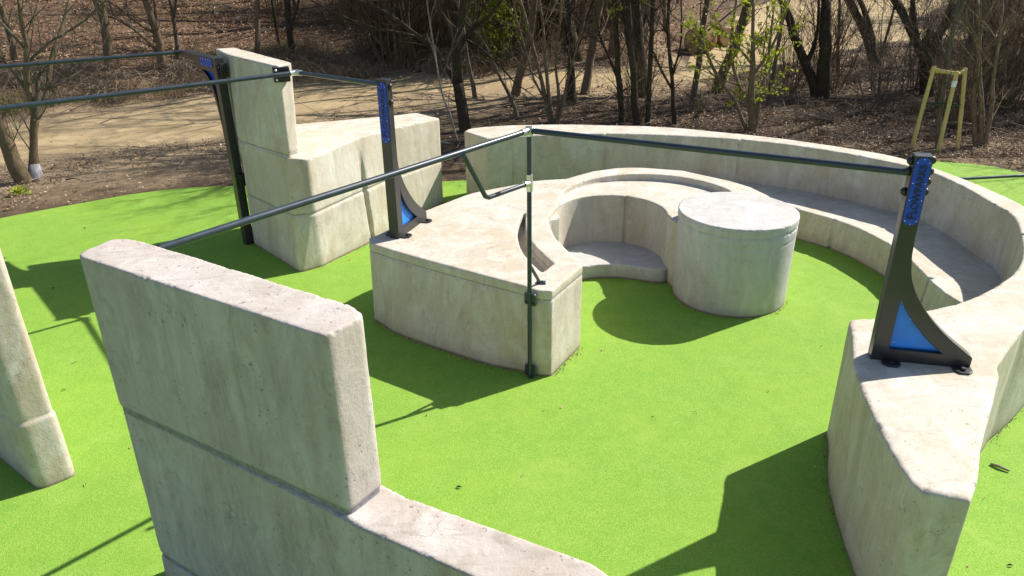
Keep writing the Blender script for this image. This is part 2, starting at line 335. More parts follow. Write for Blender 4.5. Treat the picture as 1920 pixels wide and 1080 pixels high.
def arc(c, r, a0, a1, n):
    return [(c[0]+r*math.cos(a0+(a1-a0)*k/n), c[1]+r*math.sin(a0+(a1-a0)*k/n)) for k in range(n+1)]

TEX = {}
def clouds(name, scale, depth=3):
    if name not in TEX:
        t = bpy.data.textures.new(name, 'CLOUDS'); t.noise_scale = scale; t.noise_depth = depth; TEX[name] = t
    return TEX[name]

def cast(name, solid, mat, parent, cutters=(), voxel=.014, smooth=5, lump=.006, grain=.0015):
    """a cast concrete body: solid minus cutters, its edges worn round and its faces slightly uneven"""
    o = obj(name, solid.mesh(name), None)
    tmp = []
    for c in cutters:
        co = obj('cutter', c.mesh('cutter')); tmp.append(co)
        m = o.modifiers.new('cut', 'BOOLEAN'); m.operation = 'DIFFERENCE'; m.object = co; m.solver = 'EXACT'
    m = o.modifiers.new('remesh', 'REMESH'); m.mode = 'VOXEL'; m.voxel_size = voxel; m.use_smooth_shade = True
    m = o.modifiers.new('smooth', 'SMOOTH'); m.factor = .5; m.iterations = smooth
    m = o.modifiers.new('lump', 'DISPLACE'); m.texture = clouds('lump', .45, 2); m.strength = lump; m.texture_coords = 'GLOBAL'
    m = o.modifiers.new('grain', 'DISPLACE'); m.texture = clouds('grain', .07, 2); m.strength = grain; m.texture_coords = 'GLOBAL'
    dg = bpy.context.evaluated_depsgraph_get(); dg.update()
    me = bpy.data.meshes.new_from_object(o.evaluated_get(dg))
    me.name = name
    nrm = [v.normal.copy() for v in me.vertices]
    for v, nn in zip(me.vertices, nrm):                 # nicks and wear along the upper edges
        if .25 < nn.z < .95:
            q = v.co
            t_ = noise.noise(q*13)+.6*noise.noise(q*34)
            d_ = .0022*noise.noise(q*5)+(min(.013, (t_-.25)*.024) if t_ > .25 else 0)
            v.co = q-nn*d_
    for t in tmp: bpy.data.objects.remove(t)
    bpy.data.objects.remove(o)
    return obj(name, me, mat, parent, smooth=True)

# ------------------------------------------------------------------ materials
def new_mat(name):
    m = bpy.data.materials.new(name); m.use_nodes = True
    nt = m.node_tree; nt.nodes.clear()
    out = nt.nodes.new('ShaderNodeOutputMaterial'); b = nt.nodes.new('ShaderNodeBsdfPrincipled')
    nt.links.new(b.outputs[0], out.inputs[0])
    return m, nt, b

def N(nt, typ, **kw):
    n = nt.nodes.new(typ)
    for k, v in kw.items():
        if k in ('operation', 'blend_type', 'data_type', 'feature', 'noise_dimensions', 'vector_type', 'attribute_name', 'interpolation_type', 'distance'):
            setattr(n, k, v)
        else: n.inputs[k].default_value = v
    return n

def noise_n(nt, vec, scale, detail=4, rough=.55, dist=0):
    n = N(nt, 'ShaderNodeTexNoise', Scale=scale, Detail=detail, Roughness=rough, Distortion=dist)
    nt.links.new(vec, n.inputs['Vector']); return n.outputs['Fac']

def ramp(nt, fac, lo, hi, a=0., b=1.):
    n = N(nt, 'ShaderNodeMapRange'); n.clamp = True
    n.inputs[1].default_value = lo; n.inputs[2].default_value = hi; n.inputs[3].default_value = a; n.inputs[4].default_value = b
    nt.links.new(fac, n.inputs[0]); return n.outputs[0]

def mix(nt, fac, a, b, mode='MIX'):
    n = nt.nodes.new('ShaderNodeMix'); n.data_type = 'RGBA'; n.blend_type = mode; n.clamp_factor = True
    if hasattr(fac, 'links'): nt.links.new(fac, n.inputs[0])
    else: n.inputs[0].default_value = fac
    for i, x in ((6, a), (7, b)):
        if hasattr(x, 'links'): nt.links.new(x, n.inputs[i])
        else: n.inputs[i].default_value = (*x, 1)
    return n.outputs[2]

def math_n(nt, op, a, b):
    n = nt.nodes.new('ShaderNodeMath'); n.operation = op
    for i, x in ((0, a), (1, b)):
        if hasattr(x, 'links'): nt.links.new(x, n.inputs[i])
        else: n.inputs[i].default_value = x
    return n.outputs[0]

def position(nt, scale=(1, 1, 1)):
    g = nt.nodes.new('ShaderNodeNewGeometry')
    m = nt.nodes.new('ShaderNodeVectorMath'); m.operation = 'MULTIPLY'; m.inputs[1].default_value = scale
    nt.links.new(g.outputs['Position'], m.inputs[0]); return m.outputs[0]

def bump(nt, b, h, strength, dist):
    n = nt.nodes.new('ShaderNodeBump'); n.inputs['Strength'].default_value = strength; n.inputs['Distance'].default_value = dist
    nt.links.new(h, n.inputs['Height']); nt.links.new(n.outputs[0], b.inputs['Normal'])

def concrete(name, c_mid, c_warm, c_pale, c_dark, seams=()):
    m, nt, b = new_mat(name)
    p = position(nt, (1, 1, .45)); q = position(nt)
    cl = noise_n(nt, p, 1.6, 6, .62, .6)
    col = mix(nt, ramp(nt, cl, .38, .62), c_mid, c_warm)
    n2 = noise_n(nt, p, 3.3, 8, .66, 1.2)
    col = mix(nt, ramp(nt, n2, .48, .74, 0, .75), col, c_pale)
    n3 = noise_n(nt, p, 2.4, 9, .72, 2.2)
    col = mix(nt, ramp(nt, n3, .52, .70, 0, .55), col, c_dark)
    # trowel sweeps
    sw = noise_n(nt, position(nt, (2.2, 11, 3)), 1.7, 5, .6, 1.5)
    col = mix(nt, ramp(nt, sw, .54, .70, 0, .38), col, c_dark)
    sw2 = noise_n(nt, position(nt, (9, 2.5, 7)), 1.9, 5, .6, 1.5)
    col = mix(nt, ramp(nt, sw2, .55, .72, 0, .30), col, c_pale)
    # rain streaks down the upright faces
    st_ = noise_n(nt, position(nt, (7, 7, .5)), 1., 6, .65, .4)
    gg = nt.nodes.new('ShaderNodeNewGeometry'); sx_ = nt.nodes.new('ShaderNodeSeparateXYZ'); nt.links.new(gg.outputs['True Normal'], sx_.inputs[0])
    upf = ramp(nt, math_n(nt, 'ABSOLUTE', sx_.outputs[2], 0), .3, .7, 1, 0)
    col = mix(nt, math_n(nt, 'MULTIPLY', ramp(nt, st_, .52, .70, 0, .30), upf), col, c_dark)
    col = mix(nt, math_n(nt, 'MULTIPLY', ramp(nt, st_, .46, .34, 0, .22), upf), col, c_pale)
    # pits and specks
    pit = noise_n(nt, q, 34, 3, .5)
    big = noise_n(nt, q, 4.1, 2, .5)
    pk = math_n(nt, 'MULTIPLY', ramp(nt, pit, .665, .70), ramp(nt, big, .42, .56))
    col = mix(nt, math_n(nt, 'MULTIPLY', pk, .5), col, tuple(x*.35 for x in c_dark))
    fine = noise_n(nt, q, 160, 2, .6)
    col = mix(nt, ramp(nt, fine, .35, .75, 0, .16), col, tuple(x*.5 for x in c_dark))
    # soil splashed on the lowest decimetre
    sep = nt.nodes.new('ShaderNodeSeparateXYZ'); nt.links.new(q, sep.inputs[0])
    low = ramp(nt, math_n(nt, 'ADD', sep.outputs[2], math_n(nt, 'MULTIPLY', n3, -.28)), -.12, .02, .55, 0)
    col = mix(nt, low, col, tuple(x*.62 for x in c_warm))
    # damp and dirt right at the foot
    col = mix(nt, ramp(nt, math_n(nt, 'ADD', sep.outputs[2], math_n(nt, 'MULTIPLY', n2, -.03)), -.008, .018, .75, 0), col, (.10, .075, .05))
    # hairline shrinkage cracks here and there
    wv = nt.nodes.new('ShaderNodeVectorMath'); wv.operation = 'ADD'; nt.links.new(q, wv.inputs[0])
    wn_ = N(nt, 'ShaderNodeTexNoise', Scale=6., Detail=4.); nt.links.new(q, wn_.inputs['Vector'])
    sc_ = nt.nodes.new('ShaderNodeVectorMath'); sc_.operation = 'SCALE'; sc_.inputs['Scale'].default_value = .22
    nt.links.new(wn_.outputs['Color'], sc_.inputs[0]); nt.links.new(sc_.outputs[0], wv.inputs[1])
    vo = N(nt, 'ShaderNodeTexVoronoi', feature='DISTANCE_TO_EDGE', Scale=1.9); nt.links.new(wv.outputs[0], vo.inputs['Vector'])
    ck = math_n(nt, 'MULTIPLY', ramp(nt, vo.outputs['Distance'], .002, .009, 1, 0), ramp(nt, big, .60, .68))
    col = mix(nt, math_n(nt, 'MULTIPLY', ck, .32), col, tuple(x*.4 for x in c_dark))
    # grey mortar joints between the lifts
    for sz, hw in seams:
        dz = math_n(nt, 'ABSOLUTE', math_n(nt, 'SUBTRACT', math_n(nt, 'ADD', sep.outputs[2], math_n(nt, 'MULTIPLY', math_n(nt, 'SUBTRACT', n2, .5), .03)), sz), 0)
        col = mix(nt, math_n(nt, 'MULTIPLY', ramp(nt, dz, hw*.6, hw*1.15, .92, 0), upf), col, mix(nt, ramp(nt, pit, .3, .6), (.15, .153, .175), (.27, .27, .285)))
    nt.links.new(col, b.inputs['Base Color'])
    b.inputs['Roughness'].default_value = .82
    b.inputs['Specular IOR Level'].default_value = .3
    hh = math_n(nt, 'ADD', math_n(nt, 'MULTIPLY', noise_n(nt, q, 55, 6, .7), .7), math_n(nt, 'ADD', math_n(nt, 'MULTIPLY', pk, -.6), math_n(nt, 'MULTIPLY', sw, .5)))
    bump(nt, b, hh, .6, .007)
    return m

CONC = concrete('cast_concrete', (.565, .520, .440), (.50, .425, .318), (.70, .675, .62), (.325, .283, .228))
CONC_JOINT = concrete('jointed_concrete', (.50, .447, .408), (.42, .355, .295), (.655, .615, .57), (.255, .215, .185), ((1.436, .034), (.283, .022)))
CONC_TOWER = concrete('lift_jointed_concrete', (.565, .520, .440), (.50, .425, .318), (.70, .675, .62), (.325, .283, .228), ((.754, .010), (1.512, .008)))
CONC_SLAB = concrete('slab_jointed_concrete', (.565, .520, .440), (.50, .425, .318), (.70, .675, .62), (.325, .283, .228), ((.832, .007),))
CONC_GREY = concrete('grey_concrete', (.505, .495, .475), (.465, .435, .40), (.64, .635, .62), (.33, .31, .285))

def paint(name, col, rough, metallic=0., coat=0., grain=0.):
    m, nt, b = new_mat(name)
    q = position(nt)
    n = noise_n(nt, q, 9, 5, .6)
    nt.links.new(mix(nt, ramp(nt, n, .3, .7, 0, 1), col, tuple(min(1, x*1.25+.004) for x in col)), b.inputs['Base Color'])
    nt.links.new(ramp(nt, n, .3, .7, rough*.85, rough*1.25), b.inputs['Roughness'])
    b.inputs['Metallic'].default_value = metallic
    b.inputs['Coat Weight'].default_value = coat; b.inputs['Coat Roughness'].default_value = .12
    if grain: bump(nt, b, noise_n(nt, q, 260, 2, .5), grain, .001)
    return m

POST = paint('anthracite_powder_coat', (.017, .018, .019), .34, 0, .15, .15)
BAR = paint('dark_bar_paint', (.020, .032, .045), .36, 0, .08, .1)
BLACK = paint('black_fixing', (.012, .012, .013), .35)
ZINC = paint('galvanised_steel', (.62, .63, .61), .32, .9, 0, .2)
BLUE = paint('blue_panel', (.003, .044, .40), .45)
SKYBLUE = paint('bright_blue_panel', (.002, .19, .70), .4)
INK = paint('sign_lettering', (.004, .006, .02), .45)
SCREW = paint('screw_head', (.75, .75, .74), .35, .6)

def rubber():
    m, nt, b = new_mat('green_rubber_granulate')
    q = position(nt)
    v = N(nt, 'ShaderNodeTexVoronoi', Scale=210.); nt.links.new(q, v.inputs['Vector'])
    sp = nt.nodes.new('ShaderNodeSeparateColor'); nt.links.new(v.outputs['Color'], sp.inputs[0])
    c = mix(nt, sp.outputs[0], (.132, .288, .026), (.258, .412, .058))
    c = mix(nt, ramp(nt, sp.outputs[1], .86, .9, 0, .75), c, (.33, .46, .10))
    c = mix(nt, ramp(nt, sp.outputs[2], .90, .93, 0, .8), c, (.085, .22, .012))
    big = noise_n(nt, q, .8, 5, .6, .4); mid = noise_n(nt, q, 5, 5, .65)
    c = mix(nt, ramp(nt, big, .42, .66, 0, .35), c, (.265, .40, .04))
    c = mix(nt, ramp(nt, mid, .46, .66, 0, .28), c, (.120, .285, .028))
    pale = noise_n(nt, q, 1.7, 6, .7, .8)
    c = mix(nt, ramp(nt, pale, .52, .72, 0, .3), c, (.33, .45, .10))
    dirt = noise_n(nt, q, 2.3, 7, .7, 1.5)
    c = mix(nt, ramp(nt, dirt, .60, .80, 0, .35), c, (.20, .24, .06))
    nt.links.new(c, b.inputs['Base Color']); b.inputs['Roughness'].default_value = .85
    b.inputs['Specular IOR Level'].default_value = .25
    bump(nt, b, math_n(nt, 'ADD', v.outputs['Distance'], math_n(nt, 'MULTIPLY', noise_n(nt, q, 90, 3, .6), .6)), .55, .004)
    return m
RUBBER = rubber()

def soil():
    m, nt, b = new_mat('woodland_soil')
    q = position(nt)
    a = nt.nodes.new('ShaderNodeAttribute'); a.attribute_name = 'trodden'
    n1 = noise_n(nt, q, 1.1, 8, .68, .8); n2 = noise_n(nt, q, 9, 8, .72, .5); n3 = noise_n(nt, q, 45, 4, .7)
    c = mix(nt, ramp(nt, n2, .3, .7), (.045, .030, .019), (.13, .088, .056))
    c = mix(nt, ramp(nt, n3, .5, .75, 0, .7), c, (.19, .13, .085))
    t = mix(nt, ramp(nt, n2, .3, .7), (.25, .183, .108), (.39, .295, .178))
    fac = ramp(nt, math_n(nt, 'ADD', a.outputs['Fac'], math_n(nt, 'MULTIPLY', math_n(nt, 'SUBTRACT', n1, .5), .9)), .25, .75)
    se = nt.nodes.new('ShaderNodeSeparateXYZ'); nt.links.new(q, se.inputs[0])
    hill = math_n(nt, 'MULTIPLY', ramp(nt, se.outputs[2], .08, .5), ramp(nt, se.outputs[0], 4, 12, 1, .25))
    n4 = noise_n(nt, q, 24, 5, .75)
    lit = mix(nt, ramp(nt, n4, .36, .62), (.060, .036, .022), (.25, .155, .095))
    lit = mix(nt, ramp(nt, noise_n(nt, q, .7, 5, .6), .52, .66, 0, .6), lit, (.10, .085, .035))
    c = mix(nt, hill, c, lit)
    c = mix(nt, fac, c, t)
    nt.links.new(c, b.inputs['Base Color']); b.inputs['Roughness'].default_value = .95
    b.inputs['Specular IOR Level'].default_value = .15
    bump(nt, b, math_n(nt, 'ADD', n2, math_n(nt, 'MULTIPLY', n3, .5)), .9, .03)
    return m
SOIL = soil()

def sand():
    m, nt, b = new_mat('sandy_path')
    q = position(nt)
    n1 = noise_n(nt, q, .9, 6, .65, .6); n2 = noise_n(nt, q, 14, 7, .7); n3 = noise_n(nt, q, 70, 3, .6)
    c = mix(nt, ramp(nt, n1, .35, .65), (.33, .245, .13), (.43, .325, .185))
    c = mix(nt, ramp(nt, n2, .50, .72, 0, .6), c, (.27, .20, .125))
    c = mix(nt, ramp(nt, n3, .62, .75, 0, .6), c, (.52, .44, .31))
    nt.links.new(c, b.inputs['Base Color']); b.inputs['Roughness'].default_value = .95
    b.inputs['Specular IOR Level'].default_value = .15
    bump(nt, b, math_n(nt, 'ADD', n2, n3), .6, .015)
    return m
SAND = sand()

def palette(name, cols, rough=.8, translucent=0.):
    """each small loose piece (leaf, twig) takes one of the colours at random"""
    m, nt, b = new_mat(name)
    g = nt.nodes.new('ShaderNodeNewGeometry')
    r = nt.nodes.new('ShaderNodeValToRGB'); r.color_ramp.interpolation = 'LINEAR'
    while len(r.color_ramp.elements) < len(cols): r.color_ramp.elements.new(.5)
    for i, c in enumerate(cols):
        r.color_ramp.elements[i].position = i/max(1, len(cols)-1); r.color_ramp.elements[i].color = (*c, 1)
    nt.links.new(g.outputs['Random Per Island'], r.inputs[0])
    nt.links.new(r.outputs[0], b.inputs['Base Color']); b.inputs['Roughness'].default_value = rough
    b.inputs['Specular IOR Level'].default_value = .3
    if translucent:
        tr = nt.nodes.new('ShaderNodeBsdfTranslucent'); nt.links.new(r.outputs[0], tr.inputs[0])
        ms = nt.nodes.new('ShaderNodeMixShader'); ms.inputs[0].default_value = translucent
        out = [n for n in nt.nodes if n.type == 'OUTPUT_MATERIAL'][0]
        nt.links.new(b.outputs[0], ms.inputs[1]); nt.links.new(tr.outputs[0], ms.inputs[2]); nt.links.new(ms.outputs[0], out.inputs[0])
    return m
LEAF_DEAD = palette('fallen_leaf', [(.08, .045, .027), (.19, .11, .065), (.30, .185, .11), (.39, .25, .155), (.52, .40, .28), (.26, .145, .08)], .7)
TWIG = palette('dead_twig', [(.08, .055, .037), (.17, .12, .078), (.29, .215, .145), (.42, .34, .25)], .85)
STRAW = palette('dry_grass', [(.17, .105, .06), (.29, .19, .11), (.40, .29, .18), (.22, .15, .08)], .85)
OLIVE = palette('olive_bramble', [(.09, .085, .03), (.16, .13, .05), (.22, .17, .08), (.12, .12, .035)], .85)
LEAF_NEW = palette('spring_leaf', [(.20, .27, .012), (.33, .40, .02), (.45, .48, .035), (.26, .34, .02)], .55, .4)
LEAF_GREEN = palette('evergreen_leaf', [(.06, .10, .012), (.14, .20, .015), (.28, .36, .02), (.42, .48, .03)], .45, .3)  # leaf colours brightened to stand in for sun the shaded bush lacks

def bark(name, c0, c1, moss=0.):
    m, nt, b = new_mat(name)
    q = position(nt, (1, 1, .3)); p = position(nt)
    n1 = noise_n(nt, q, 26, 6, .7, .8); n2 = noise_n(nt, p, 2.2, 4, .6)
    c = mix(nt, ramp(nt, n1, .35, .68), c0, c1)
    if moss: c = mix(nt, ramp(nt, n2, .5, .68, 0, moss), c, (.085, .085, .022))
    nt.links.new(c, b.inputs['Base Color']); b.inputs['Roughness'].default_value = .9
    b.inputs['Specular IOR Level'].default_value = .2
    bump(nt, b, n1, .8, .02)
    return m
BARK_DARK = bark('dark_bark', (.030, .022, .016), (.085, .062, .044), .5)
BARK_TAN = bark('tan_bark', (.10, .072, .045), (.24, .18, .115), .35)
BARK_GREY = bark('grey_bark', (.085, .068, .05), (.20, .165, .125), .25)
BARK_PALE = bark('pale_bark', (.20, .16, .12), (.44, .38, .31))
SHRUB = bark('shrub_bark', (.095, .068, .043), (.30, .22, .14), .35)
WHITEWASH = bark('whitewashed_bark', (.20, .185, .175), (.56, .55, .57))
STAKE = bark('peeled_stake_wood', (.52, .38, .14), (.70, .54, .24))
STRAP = paint('stake_strap', (.02, .035, .02), .6)
TAGW = paint('white_tag', (.75, .75, .78), .5)
CUTWOOD = bark('cut_wood', (.42, .30, .16), (.60, .47, .29))
REDBROWN = bark('reddish_log_bark', (.15, .085, .045), (.28, .17, .09))

# ------------------------------------------------------------------ camera, sun, sky
cam = bpy.data.cameras.new('camera'); co = bpy.data.objects.new('camera', cam); COL.objects.link(co)
R_, U_, F_ = (Vector(CAM[k]) for k in ('right', 'up', 'fwd'))
mw = Matrix.Identity(4)
for i in range(3):
    mw[i][0] = R_[i]; mw[i][1] = U_[i]; mw[i][2] = -F_[i]
mw[2][3] = CAM['h']
co.matrix_world = mw
cam.sensor_width = 36; cam.lens = CAM['lens']; cam.clip_end = 600; cam.clip_start = .05
SC.camera = co

SUN_EL = math.radians(42.0); SUN_AZ = math.radians(29.5)       # azimuth measured from +X towards +Y
sd = Vector((math.cos(SUN_EL)*math.cos(SUN_AZ), math.cos(SUN_EL)*math.sin(SUN_AZ), math.sin(SUN_EL)))
sl = bpy.data.lights.new('sun', 'SUN'); sl.energy = 5.0; sl.angle = math.radians(.53); sl.color = (1, .955, .88)
so = bpy.data.objects.new('sun', sl); COL.objects.link(so)
so.rotation_euler = sd.to_track_quat('Z', 'Y').to_euler(); so.location = (20, 12, 30)
wd = bpy.data.worlds.new('World'); SC.world = wd; wd.use_nodes = True
wn = wd.node_tree; bg = wn.nodes['Background']
sky = wn.nodes.new('ShaderNodeTexSky'); sky.sky_type = 'NISHITA'; sky.sun_disc = False
sky.sun_elevation = SUN_EL; sky.sun_rotation = PI/2-SUN_AZ
wn.links.new(sky.outputs[0], bg.inputs[0]); bg.inputs[1].default_value = .09
SC.view_settings.view_transform = 'Standard'; SC.view_settings.look = 'None'
SC.view_settings.exposure = 0.70; SC.view_settings.gamma = 1
SC.cycles.max_bounces = 8; SC.cycles.diffuse_bounces = 4; SC.cycles.use_denoising = True

# ------------------------------------------------------------------ terrain
def terrain_z(x, y):
    yl = 23.6+min(0, (x+4))*.66+max(0, x-4)*1.2
    d = y-yl
    s = math.log1p(math.exp(max(-30, min(30, d/1.2))))*1.2
    k = .21*(1-min(1, max(0, (x-2)/14))*.7)
    base = s*k
    if y > 15 or abs(x) > 11:
        base += .10*max(0, min(1, (max(abs(x)-11, y-15))/6))*noise.noise(Vector((x*.35, y*.35, 3)))
    return base

PATHA = [(-34, 8), (-24, 11), (-15, 15.9), (-12.1, 17.6), (-10.3, 19.0), (-8.1, 20.6), (-6.4, 22.0), (-3.8, 22.9), (0.1, 23.5), (3.2, 23.7), (4.9, 24.6), (6.7, 28.3),
         (10, 36), (13.2, 42), (19, 52), (26, 64), (36, 64), (28, 50), (22, 41), (18.6, 35.5), (22, 34.6), (32, 34), (32, 31.3), (22, 31.2), (16.5, 31.0), (13, 28.9),
         (9.9, 26.0), (7.8, 24.0), (5.5, 22.4), (3, 21.6), (.7, 21.4), (-1.6, 21.2), (-3.3, 19.8), (-4.9, 17.6), (-6.5, 16.0), (-9, 14.9), (-12, 13.2), (-20, 9), (-34, 1)]
def inside(poly, x, y):
    r = False; j = len(poly)-1
    for i in range(len(poly)):
        xi, yi = poly[i]; xj, yj = poly[j]
        if (yi > y) != (yj > y) and x < (xj-xi)*(y-yi)/(yj-yi)+xi: r = not r
        j = i
    return r
def edge_dist(poly, x, y):
    best = 1e9
    for i in range(len(poly)):
        ax, ay = poly[i-1]; bx, by = poly[i]
        dx, dy = bx-ax, by-ay
        t = max(0, min(1, ((x-ax)*dx+(y-ay)*dy)/(dx*dx+dy*dy+1e-9)))
        best = min(best, math.hypot(x-ax-t*dx, y-ay-t*dy))
    return best
PATHS = [(p[0]+.5*noise.noise(Vector((p[0]*.8, p[1]*.8, 9))), p[1]+.5*noise.noise(Vector((p[0]*.8, p[1]*.8, 4)))) for p in spline(PATHA, 6, True)]
GREEN = spline([(-8.05, 11.12), (-7.57, 11.5), (-7.1, 11.85), (-6.49, 12.28), (-5.88, 12.55), (-5.24, 12.68), (-4.6, 12.68), (-3, 12.65), (-1.16, 12.81), (-.4, 13.0), (1.2, 13.5),
                (3.5, 13.75), (6, 13.85), (7.6, 13.78), (8.3, 13.62), (8.85, 13.32), (9.2, 12.83), (9.9, 11.9), (11.2, 10), (12.5, 7), (12.5, 2), (11, -4), (4, -8), (-6, -8),
                (-13, -3), (-14.5, 3), (-12.5, 7.2), (-9.6, 9.9)], 4, True)

def build_ground():
    bm = bmesh.new(); lay = bm.verts.layers.float.new('trodden')
    xs = []; x = -130.
    def steps(lo, hi, fine_lo, fine_hi, fine, coarse):
        out = []; v = lo
        while v < hi:
            out.append(v); v += fine if fine_lo <= v < fine_hi else coarse
        out.append(hi); return out
    xs = steps(-130, 130, -26, 34, .5, 6.); ys = steps(-60, 170, 8, 60, .5, 6.)
    grid = []
    for yy in ys:
        row = []
        for xx in xs:
            z = terrain_z(xx, yy)
            ins = inside(GREEN, xx, yy)
            v = bm.verts.new((xx, yy, z-(.05 if ins else .015)))
            t = 0.
            if xx < 6 and 9 < yy < 30:
                dp = edge_dist(PATHA, xx, yy)
                if inside(PATHA, xx, yy): t = 1
                else: t = max(0, 1.12-dp/(4.2 if xx < 0 else 2.2))
            if 6 < xx < 12 and 9 < yy < 15.2: t = max(t, .42)
            v[lay] = t
            row.append(v)
        grid.append(row)
    for j in range(len(ys)-1):
        for i in range(len(xs)-1):
            bm.faces.new((grid[j][i], grid[j][i+1], grid[j+1][i+1], grid[j+1][i]))
    me = bpy.data.meshes.new('ground'); bm.to_mesh(me); bm.free()
    o = obj('ground', me, SOIL, smooth=True); tag(o, kind='structure')
build_ground()

def sheet(name, outline, mat, zf, step, kind='structure', skirt=0., rag=0.):
    """a flat or draped sheet inside an outline"""
    bm = bmesh.new()
    pts = [bm.verts.new((p[0]+rag*noise.noise(Vector((p[0]*.8, p[1]*.8, 9))), p[1]+rag*noise.noise(Vector((p[0]*.8, p[1]*.8, 4))), 0)) for p in outline]
    edges = [bm.edges.new((pts[i-1], pts[i])) for i in range(len(pts))]
    bmesh.ops.triangle_fill(bm, use_beauty=True, edges=edges)
    if step:
        x0 = min(p[0] for p in outline); x1 = max(p[0] for p in outline); y0 = min(p[1] for p in outline); y1 = max(p[1] for p in outline)
        v = x0+step
        while v < x1:
            bmesh.ops.bisect_plane(bm, geom=bm.verts[:]+bm.edges[:]+bm.faces[:], plane_co=(v, 0, 0), plane_no=(1, 0, 0)); v += step
        v = y0+step
        while v < y1:
            bmesh.ops.bisect_plane(bm, geom=bm.verts[:]+bm.edges[:]+bm.faces[:], plane_co=(0, v, 0), plane_no=(0, 1, 0)); v += step
    for v in bm.verts: v.co.z = zf(v.co.x, v.co.y)
    bmesh.ops.recalc_face_normals(bm, faces=bm.faces)
    if bm.faces[:] and sum(f.normal.z for f in bm.faces) < 0: bmesh.ops.reverse_faces(bm, faces=bm.faces)
    if skirt:
        be = [e for e in bm.edges if len(e.link_faces) == 1]
        r = bmesh.ops.extrude_edge_only(bm, edges=be)
        for v in [g for g in r['geom'] if isinstance(g, bmesh.types.BMVert)]: v.co.z -= skirt
    me = bpy.data.meshes.new(name); bm.to_mesh(me); bm.free()
    return tag(obj(name, me, mat), kind=kind)

sheet('path', PATHS, SAND, lambda x, y: terrain_z(x, y)+.02-.10*max(0, 1-edge_dist(PATHS, x, y)/.45), .45, rag=.0)
sheet('playground_surface', GREEN, RUBBER, lambda x, y: 0., 0, skirt=.06)

# ------------------------------------------------------------------ concrete bodies
def bodies(poly, r, zs, ins=None):
    p = rounded(ccw(poly), r)
    mb = MB(); mb.loft([[(q[0], q[1], z) for q in (inset(p, i) if i else p)] for z, i in zs]); return mb

# tall slab wall standing on a long low block, far left
t = empty('parkour_wall', (-2.9, 10.2, 0), 'tall concrete wall on a long low block, beside the black gallows post', 'concrete wall')
pb = [Vector((*p, 0)) for p in TOWER_BASE]; pt = [Vector(p) for p in TOWER_LEDGE]
def tower_sec(k, ins=0.):
    q = [tuple(a.lerp(b, k)) for a, b in zip(pb, pt)]
    rad = [.04, .035, .045, .03, .03, .05, .06, .09, .1, .05]
    if area2(q) < 0: q = q[::-1]; rad = rad[::-1]
    q = rounded(q, rad)
    if ins: q = [(a[0], a[1], b[2]) for a, b in zip(inset(q, ins), q)]
    return q
m = MB(); m.loft([[(p[0], p[1], -.06) for p in tower_sec(0)], tower_sec(.49), tower_sec(.504, .016), tower_sec(.516, .016), tower_sec(.525), tower_sec(1)])
gx, gy = Vector((-2.0, 9.92, 0)), Vector((.86, -.5, 0)).normalized()
cut = MB().box((-1.96, 9.955, .75), gy, (gy.y, -gy.x, 0), (0, 0, 1), .125, .042, 1.2)
cast('low_block', m, CONC_TOWER, t, [cut], smooth=3)
sb = rounded(ccw(TOWER_SLAB_BOT), [.035]*6) ; stp = rounded(ccw(TOWER_SLAB_TOP), [.035]*6)
m = MB().loft([at_z(sb, 1.30), at_z(sb, 1.49), at_z(inset(sb, .012), 1.505), at_z(inset(sb, .012), 1.53), at_z(sb, 1.55), at_z(stp, 2.58)])
cast('tall_wall', m, CONC_TOWER, t, smooth=6, voxel=.012)

# near wall, front left
t = empty('parkour_wall', (-1.2, 3.0, 0), 'large stepped concrete wall nearest the camera, its broad face in shade', 'concrete wall')
d1 = Vector((W1_LOW[3][0]-W1_LOW[0][0], W1_LOW[3][1]-W1_LOW[0][1])).normalized()
w1 = W1_TALL
low = [W1_LOW[0], W1_LOW[1], W1_LOW[2], W1_LOW[3], (.24, 2.13), (.37, 2.20), W1_LOWB[3], W1_LOWB[2], W1_LOWB[1], (-.64, 2.965), (-.74, 3.043), (-2.104, 3.905), (-2.229, 3.918), (-2.317, 3.724)]
p = rounded(ccw(low), .05)
m = MB().loft([at_z(inset(p, -.03), -.06), at_z(inset(p, -.012), .258), at_z(inset(p, .0), .27), at_z(inset(p, .0), .296), at_z(inset(p, -.010), .308), at_z(p, 1.42)])
cast('low_block', m, CONC_JOINT, t, voxel=.012, smooth=3)
p = rounded(ccw(w1), .035); pi = inset(p, -.004)
m = MB().loft([at_z(inset(p, .006), 1.25), at_z(inset(p, .006), 1.44), at_z(pi, 1.465), at_z(p, 2.40)])
cast('tall_wall', m, CONC_JOINT, t, smooth=3, voxel=.011, lump=.006, grain=.002)

# wall at the left picture edge
t = empty('parkour_wall', (-4.4, 5.2, 0), 'rough concrete wall cut off by the left edge, standing on the green surface', 'concrete wall')
a = Vector(W2[0]); b_ = Vector(W2[1]); dv = Vector((-.80, .60)).normalized()
w2 = [tuple(a), tuple(b_), tuple(b_+dv*2.6), tuple(a+dv*2.6)]
p = rounded(ccw(w2), .065)
m = MB().loft([at_z(inset(p, -.015), -.06), at_z(inset(p, -.012), .595), at_z(inset(p, .006), .605), at_z(inset(p, .006), .62), at_z(p, .63), at_z(p, 2.02)])
cast('wall_body', m, CONC, t, grain=.003)

